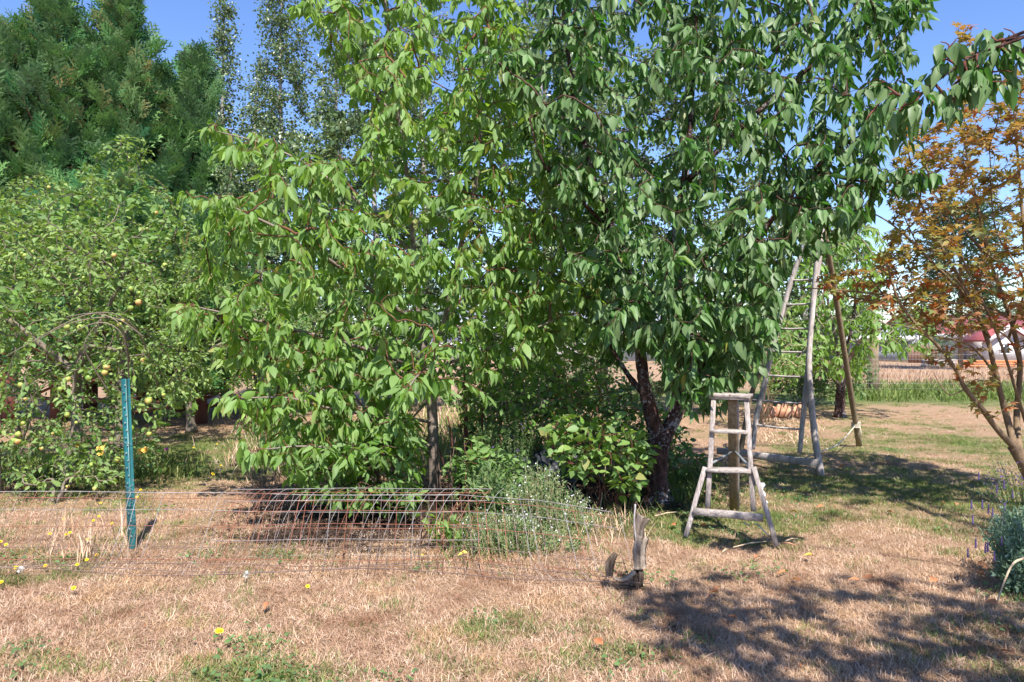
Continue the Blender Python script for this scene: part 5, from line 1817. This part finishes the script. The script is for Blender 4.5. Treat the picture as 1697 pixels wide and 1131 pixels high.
post_prof([(-.032, -.002), (.032, -.002), (.034, .003), (.010, .006), (.007, .010), (-.007, .010), (-.010, .006), (-.034, .003)], 'flange', M['post_green'])
post_prof([(-.003, -.036), (.003, -.036), (.004, -.0025), (-.004, -.0025)], 'stem_web', M['post_green'])
for k in range(21):
    z = .10 + k * .058
    c = pb + ax * z + fy * .011 + fx * (.011 if k % 2 else -.0)
    g = Geo()
    V = []
    for (dx, dy, dz) in [(-.006, 0, -.008), (.006, 0, -.008), (.006, 0, .008), (-.006, 0, .008), (-.004, .007, -.006), (.004, .007, -.006), (.004, .009, .003), (-.004, .009, .003)]:
        V.append(c + fx * dx + fy * dy + ax * dz)
    g.add(V, [(0, 1, 5, 4), (1, 2, 6, 5), (2, 3, 7, 6), (3, 0, 4, 7), (4, 5, 6, 7)])
    g.out('stud', M['stud'], post)
for (z0, z1, s) in [(.30, .50, 1), (.33, .49, -1), (.80, .83, 1), (.10, .32, 1), (.13, .30, -1)]:
    pts = [pb + ax * (z0 + (z1 - z0) * t) + fx * (.036 * s * (1 if i % 2 else -1)) + fy * (.016) for i, t in enumerate(np.linspace(0, 1, 5 if z1 - z0 > .1 else 2))]
    Geo().tube(pts, .0014, 3).out('tie_wire', M['wire_gray'], post)

# ------------------------------------------------------------------ WIRE MESH FENCE
wf = thing('wire_fence', 'sagging wire mesh fence with grey and rusty strands lying out over the grass', 'fence', (0, 5.6, 0))


def wob1(x, s=1.0):
    return .02 * math.sin(2.3 * x + s) + .012 * math.sin(5.1 * x + 2 * s)


def prof_pt(x, t):
    """t 0 top wire .. 1 bottom wire lying out over the grass"""
    top_z = .435 + .015 * math.sin(1.3 * x) - (.07 * max(0, (x - .2)) if x > .2 else 0)
    sh = .10 * math.sin(.9 * x + 1) * t
    if t < .62:
        u = t / .62
        y = 5.78 - .06 * u - .30 * u * u
        z = top_z * (1 - u) ** .85 * (1 + .15 * math.sin(3.1 * u)) + .045 * u
    else:
        u = (t - .62) / .38
        y = 5.42 - .34 * u
        z = .045 + .02 * math.sin(3 * x + 5 * u) * u
    # towards the stake on the right the whole sheet swings nearer the camera
    y -= .62 * max(0, min(1, (x + .4) / 1.2)) * (1 - t * .55)
    return A(x + sh + .03 * t * math.sin(3.7 * x), y + wob1(x, t * 3), max(z, .02))


XS = np.arange(-5.6, .80, .1)
cols = ['wire_gray', 'wire_rust', 'wire_gray', 'wire_rust', 'wire_dark', 'wire_rust', 'wire_dark', 'wire_dark', 'wire_dark']
for k, t in enumerate([0, .14, .28, .42, .56, .68, .80, .93, 1.0]):
    pts = [prof_pt(x, t) for x in XS]
    Geo().tube(pts, .0034 if t in (0, 1.0) else .0026, 3, cap=False).out('horizontal_wire', M[cols[k]], wf)
x = -5.6
k = 0
while x < .78:
    slant = .05 + .10 * math.exp(-((x + 3.0) / 1.2) ** 2) + rng.normal(0, .012)
    pts = []
    for t in np.linspace(0, 1, 9):
        p = prof_pt(x + slant * t * t, t)
        pts.append(p)
    Geo().tube(pts, .0023, 3, cap=False).out('vertical_wire', M['wire_rust' if rng.uniform() < .3 else 'wire_dark' if rng.uniform() < .8 else 'wire_gray'], wf)
    x += .063 * rng.uniform(.85, 1.15)
    k += 1


def roll_pt(x, t):
    """second, arched layer behind: rises over the top and drops to the ground on the near side"""
    z = .44 * (1 - t) ** .6 if t > 0 else .44
    z = .45 * math.cos(t * math.pi / 2) ** .8 + .004
    y = 5.86 - .26 * math.sin(t * math.pi / 2)
    return A(x - .10 * t, y + wob1(x, 4), z)


XR = np.arange(-2.15, -.1, .1)
for k, t in enumerate([0.03, .2, .38, .55, .72, .88, 1.0]):
    Geo().tube([roll_pt(x, t) for x in XR], .0025, 3, cap=False).out('horizontal_wire', M['wire_rust' if k in (1, 3, 4) else 'wire_gray'], wf)
for x in np.arange(-2.12, -.12, .088):
    Geo().tube([roll_pt(x + .12 * (1 - t), t) for t in np.linspace(0, 1, 9)], .0018, 3, cap=False).out('vertical_wire', M['wire_gray' if rng.uniform() < .65 else 'wire_rust'], wf)

# ------------------------------------------------------------------ WEATHERED STAKE WITH BARK
sb = G(1058, 976)
sk_ = thing('weathered_stake', 'gnarled weathered wooden stake with curling bark at the right end of the mesh', 'stake', sb)
Ys = sb[1]


def shell(pts, width, th, curl, mat, name, twist=0.0, n=7):
    """a curved sheet of bark with thickness following pts"""
    pts = spline(pts, 5)
    tan = nrm(np.gradient(pts, axis=0))
    V = []
    m = len(pts)
    wd = np.interp(np.linspace(0, 1, m), np.linspace(0, 1, len(width)), width)
    for i in range(m):
        s = nrm(np.cross(tan[i], A(math.sin(twist * i / m), -math.cos(twist * i / m), 0)))
        nn = np.cross(s, tan[i])
        for rr in (1, 1 - th / max(wd[i] * .5, .01)):
            for j in range(n):
                a = (j / (n - 1) - .5) * curl
                jit_ = 1 + .05 * math.sin(9.1 * i + 4 * j)
                V.append(pts[i] + (s * math.sin(a) + nn * (math.cos(a) - 1)) * wd[i] * .5 / max(math.sin(min(curl / 2, 1.57)), .2) * jit_ * rr + nn * 0)
    Q = []
    w2 = 2 * n
    for i in range(m - 1):
        for j in range(n - 1):
            a = i * w2 + j
            Q.append((a, a + 1, a + 1 + w2, a + w2))
            a += n
            Q.append((a, a + w2, a + 1 + w2, a + 1))
        for j in (0, n - 1):
            a, b_ = i * w2 + j, i * w2 + n + j
            Q.append((a, b_, b_ + w2, a + w2))
    for i in (0, m - 1):
        for j in range(n - 1):
            a = i * w2 + j
            Q.append((a, a + 1, a + 1 + n, a + n))
    Geo().add(np.array(V), np.array(Q)).out(name, mat, sk_)


g = Geo().tube(spline([sb + A(-.01, 0, -.03), P(1056, 930, Ys), P(1054, 890, Ys), P(1052, 836, Ys)], 5), [.032, .034, .03, .026, .025, .022, .022, .021, .02, .02, .02, .019, .018, .017, .016, .012], 7, wob=.18, squash=.6)
g.out('stake_core', M['dark_wood'], sk_)
g = Geo().tube(spline([P(1056, 905, Ys - .02), P(1051, 870, Ys - .02), P(1053, 836, Ys - .02)], 5), np.linspace(.016, .010, 11), 6, wob=.2, squash=.5)
g.out('gray_splinter', M['old_wood'], sk_)
shell([P(1060, 895, Ys - .03), P(1062, 875, Ys - .035), P(1070, 858, Ys - .04)], [.06, .07, .10], .006, 2.2, M['tan_wood'], 'bark_curl', .3)
shell([P(1062, 944, Ys - .05), P(1060, 915, Ys - .055), P(1066, 890, Ys - .045)], [.08, .085, .085], .010, 1.5, M['tan_wood'], 'bark_plate', 0)
for k, (dx, ln) in enumerate([(-.02, 20), (.006, 25), (.02, 18)]):
    Geo().tube(spline([P(1058, 972, Ys - .02) + A(dx, 0, 0), P(1058, 955, Ys - .03) + A(dx * 1.3, 0, 0), P(1058, 972 - ln - 12, Ys - .02) + A(dx, 0, 0)], 3), [.012, .011, .010, .012, .010, .008, .007], 5, wob=.25).out('root_splinter', M['dark_wood'], sk_)
Geo().tube(spline([P(1052, 948, Ys - .04), P(1040, 958, Ys - .05), P(1028, 962, Ys - .05), P(1018, 958, Ys - .04)], 4), np.linspace(.022, .012, 13), 6, wob=.2, squash=.7).out('side_root', M['tan_wood'], sk_, smooth=True)
shell([P(1010, 956, Ys - .02), P(1011, 935, Ys), P(1020, 917, Ys + .01)], [.045, .06, .035], .007, 1.9, M['dark_wood'], 'bark_curl', -.4)
Geo().tube(spline([P(1022, 975, Ys - .02), P(1036, 972, Ys - .03), P(1052, 976, Ys)], 4), np.linspace(.010, .02, 9), 6, wob=.3, squash=.6).out('side_root', M['dark_wood'], sk_)

# ------------------------------------------------------------------ SMALL TRIPOD STEP LADDER
c_, m_, n_ = 6.78, .28, -.46
Q_ = lambda px, py: plane_pt(px, py, c_, m_, n_)
lb_ = Q_(1212, 850)
sl = thing('step_ladder', 'small weathered tripod step ladder with four steps and splayed front legs', 'ladder', (lb_[0], lb_[1], 0))
nl = nrm(A(-n_, 1, -m_))            # plane normal, away from the camera
OW, OH = M['step_wood'], M['step_wood_h']
Geo().beam(Q_(1183, 660), Q_(1173, 841), .038, .026, nl, bev=.08, warp=.002).out('rail', OW, sl)
Geo().beam(Q_(1237, 660), Q_(1249, 848), .038, .026, nl, bev=.08, warp=.002).out('rail', OW, sl)
off = -nl * .004
f0, f1 = Q_(1170, 775), Q_(1138, 893)
f1[2] = .01
Geo().beam(f0 - nl * .034, f1 - nl * .034, .038, .026, nl, bev=.08, warp=.002).out('leg', OW, sl)
f0, f1 = Q_(1250, 775), Q_(1288, 909)
f1[2] = .01
Geo().beam(f0 - nl * .034, f1 - nl * .034, .038, .026, nl, bev=.08, warp=.002).out('leg', OW, sl)
lat = nrm(Q_(1243, 652) - Q_(1177, 650))
Geo().beam(Q_(1173, 651) + nl * .05, Q_(1244, 655) + nl * .05, .19, .028, (0, 0, 1), bev=.06, warp=.002).out('top_board', OH, sl)
for (xa, ya, xb, yb, nmz, dep, th) in [(1178, 714, 1240, 716, 'step', .13, .024), (1172, 778, 1246, 780, 'step', .15, .026)]:
    Geo().beam(Q_(xa, ya) + nl * .01, Q_(xb, yb) + nl * .01, dep, th, (0, 0, 1), warp=.002).out(nmz, OH, sl)
Geo().beam(Q_(1152, 848) - nl * .058, Q_(1266, 859) - nl * .058, .045, .055, (0, 0, 1), warp=.004).out('bottom_step', OH, sl)
Geo().beam(Q_(1176, 658) - nl * .022, Q_(1244, 661) - nl * .022, .012, .04, (0, 0, 1), warp=0).out('top_brace', OH, sl)
pole0 = Q_(1211, 660) + nl * .09
pole1 = G(1216, 847)
Geo().beam(pole0, pole1, .075, .04, nl, warp=.002).out('rear_pole', M['brown_wood'], sl)
Geo().beam(pole0 + A(.045, .012, 0), pole1 + A(.045, .012, 0), .018, .05, nl, warp=.002).out('rear_pole_batten', OW, sl)
zc = .60
pm = pole0 + (pole1 - pole0) * .44
Geo().beam(Q_(1176, 770), pm + A(0, 0, .01), .02, .012, (0, 0, 1), seg=1).out('strut', M['gray_metal'], sl)
Geo().beam(Q_(1242, 774), pm + A(.01, 0, .014), .02, .012, (0, 0, 1), seg=1).out('strut', M['gray_metal'], sl)
Geo().beam(Q_(1254, 868) - nl * .02, Q_(1275, 888) - nl * .02, .01, .006, (0, 0, 1), seg=1).out('metal_strap', M['gray_metal'], sl)
Geo().beam(Q_(1232, 866) - nl * .02, Q_(1243, 872) - nl * .02, .01, .006, (0, 0, 1), seg=1).out('metal_strap', M['gray_metal'], sl)
for (px, py) in [(1178, 657), (1240, 658), (1184, 716), (1236, 718), (1178, 780), (1242, 782), (1165, 852), (1258, 861), (1211, 657)]:
    c = Q_(px, py) - nl * (.062 if py > 840 else .03)
    Geo().tube([c, c - nl * .012], .006, 7).out('bolt', M['wire_dark'], sl)
# torn white paper strip hanging behind the right leg
pp = [Q_(1263, 800) + nl * .02, Q_(1262, 812) + nl * .03, Q_(1265, 825) + nl * .01, Q_(1268, 835) + nl * .02]
g = Geo()
V = []
for i, p in enumerate(spline(pp, 3)):
    w = .018 + .010 * math.sin(i * 1.7)
    V += [p + A(-w, 0, 0), p + A(w, .004, 0), p + A(w, .008, 0), p + A(-w, .004, 0)]
n4 = len(V) // 4
g.add(V, [(4 * i + j, 4 * i + (j + 1) % 4, 4 * i + 4 + (j + 1) % 4, 4 * i + 4 + j) for i in range(n4 - 1) for j in range(4)] + [(0, 1, 2, 3), (4 * n4 - 4, 4 * n4 - 3, 4 * n4 - 2, 4 * n4 - 1)])
tag(g.out('torn_strip', M['trim_white']), 'torn white strip stuck behind the right leg of the step ladder', 'strip')

# ------------------------------------------------------------------ TALL ORCHARD LADDER
OW, OH = M['old_wood'], M['old_wood_h']
c_, m_, n_ = 14.97, .30, -1.65
R_ = lambda px, py: plane_pt(px, py, c_, m_, n_)
fb_ = R_(1300, 760)
ol = thing('orchard_ladder', 'tall weathered orchard ladder with six rungs and a bluish bottom bar, tied tripod pole', 'ladder', (fb_[0], fb_[1], 0))
nl = nrm(A(-n_, 1, -m_))


def pole(pts, r, name, mat, sides=8, wob=.05, sq=.7):
    sp_ = spline(pts, 5)
    rr = np.interp(np.linspace(0, 1, len(sp_)), np.linspace(0, 1, len(r)), r)
    return Geo().tube(sp_, rr, sides, wob=wob, squash=sq).out(name, mat, ol, smooth=False)


pole([R_(1247, 745), R_(1254, 690), R_(1266, 640), R_(1280, 580), R_(1293, 530), R_(1320, 440), R_(1350, 375)], [.045, .05, .048, .045, .035], 'rail', OW)
pole([R_(1325, 752), R_(1331, 690), R_(1338, 620), R_(1343, 560), R_(1348, 500), R_(1358, 430), R_(1363, 375)], [.04, .045, .045, .04, .035], 'rail', OW)
ft0 = R_(1366, 790)
ft0[2] = 0
pole([ft0 - nl * .05, R_(1357, 740) - nl * .05, R_(1349, 670) - nl * .05, R_(1345, 600) - nl * .05, R_(1349, 540) - nl * .05, R_(1354, 480) - nl * .05, R_(1362, 385) - nl * .05], [.055, .055, .05, .045, .045, .04], 'leg', OW)
ft1 = R_(1224, 762)
ft1[2] = 0
pole([ft1, R_(1236, 700), R_(1245, 655), R_(1262, 610), R_(1273, 580)], [.05, .05, .045, .04], 'leg', M['brown_wood'])
for (xa, ya, xb, yb) in [(1285, 545, 1346, 544), (1275, 582, 1343, 584), (1266, 622, 1340, 625), (1240, 662, 1345, 670), (1250, 704, 1330, 712), (1300, 505, 1350, 503), (1312, 465, 1356, 462), (1325, 425, 1360, 422)]:
    a, b_ = R_(xa, ya), R_(xb, yb)
    mid = (a + b_) / 2 + A(0, 0, -.008)
    Geo().tube(spline([a, mid, b_], 3), [.019, .020, .019, .017, .019, .018, .017], 7, wob=.12, squash=.7).out('rung', OH, ol)
Geo().beam(R_(1196, 748) - nl * .07, R_(1366, 769) - nl * .07, .05, .085, (0, 0, 1), warp=.004).out('bottom_bar', OW, ol)
p0 = R_(1363, 378) + nl * .04
p1 = G(1424, 740)
Geo().tube(spline([p0, p0 + (p1 - p0) * .33 + A(.0, 0, .03), p0 + (p1 - p0) * .66, p1], 5), np.linspace(.034, .042, 16), 8, wob=.03).out('tripod_pole', M['brown_wood'], ol)
tp = p0 + (p1 - p0) * .885
rp = Geo()
rp.tube(spline([tp, (tp + R_(1352, 748)) / 2 + A(0, 0, -.10), R_(1355, 750), R_(1310, 770)], 6), .009, 5)
for k in range(5):
    a = np.linspace(0, 2 * math.pi, 13)
    rp.tube([tp + A(math.cos(t) * .06, math.sin(t) * .06, -.03 + .018 * k) for t in a], .009, 5, cap=False)
rp.tube([tp + A(.03, -.05, 0), tp + A(.05, -.06, -.10), tp + A(.04, -.06, -.16)], .008, 5)
tag(rp.out('rope', M['rope'], smooth=True), 'pale rope tied round the tripod pole near its foot', 'rope')

# terracotta bricks / edging lit at the back
for k in range(8):
    px = 1262 + k * 9
    p = G(px, 692 + (k % 3))
    g = Geo().beam(p + A(-.05, 0, .02), p + A(.07, .05, .26 + .04 * math.sin(k * 2)), .11, .07, (0, 1, 0), seg=1)
    o = g.out('brick', M['brick'])
    tag(o, 'pale orange brick leaning in the row behind the orchard ladder', 'brick', 'row of leaning bricks')
# straw litter round them
cs = [G(rng.uniform(1235, 1350), rng.uniform(696, 735)) for _ in range(60)]
tall_grass('straw_litter', cs, 30, .05, .16, M['straw'], .05, 2.2, .16)
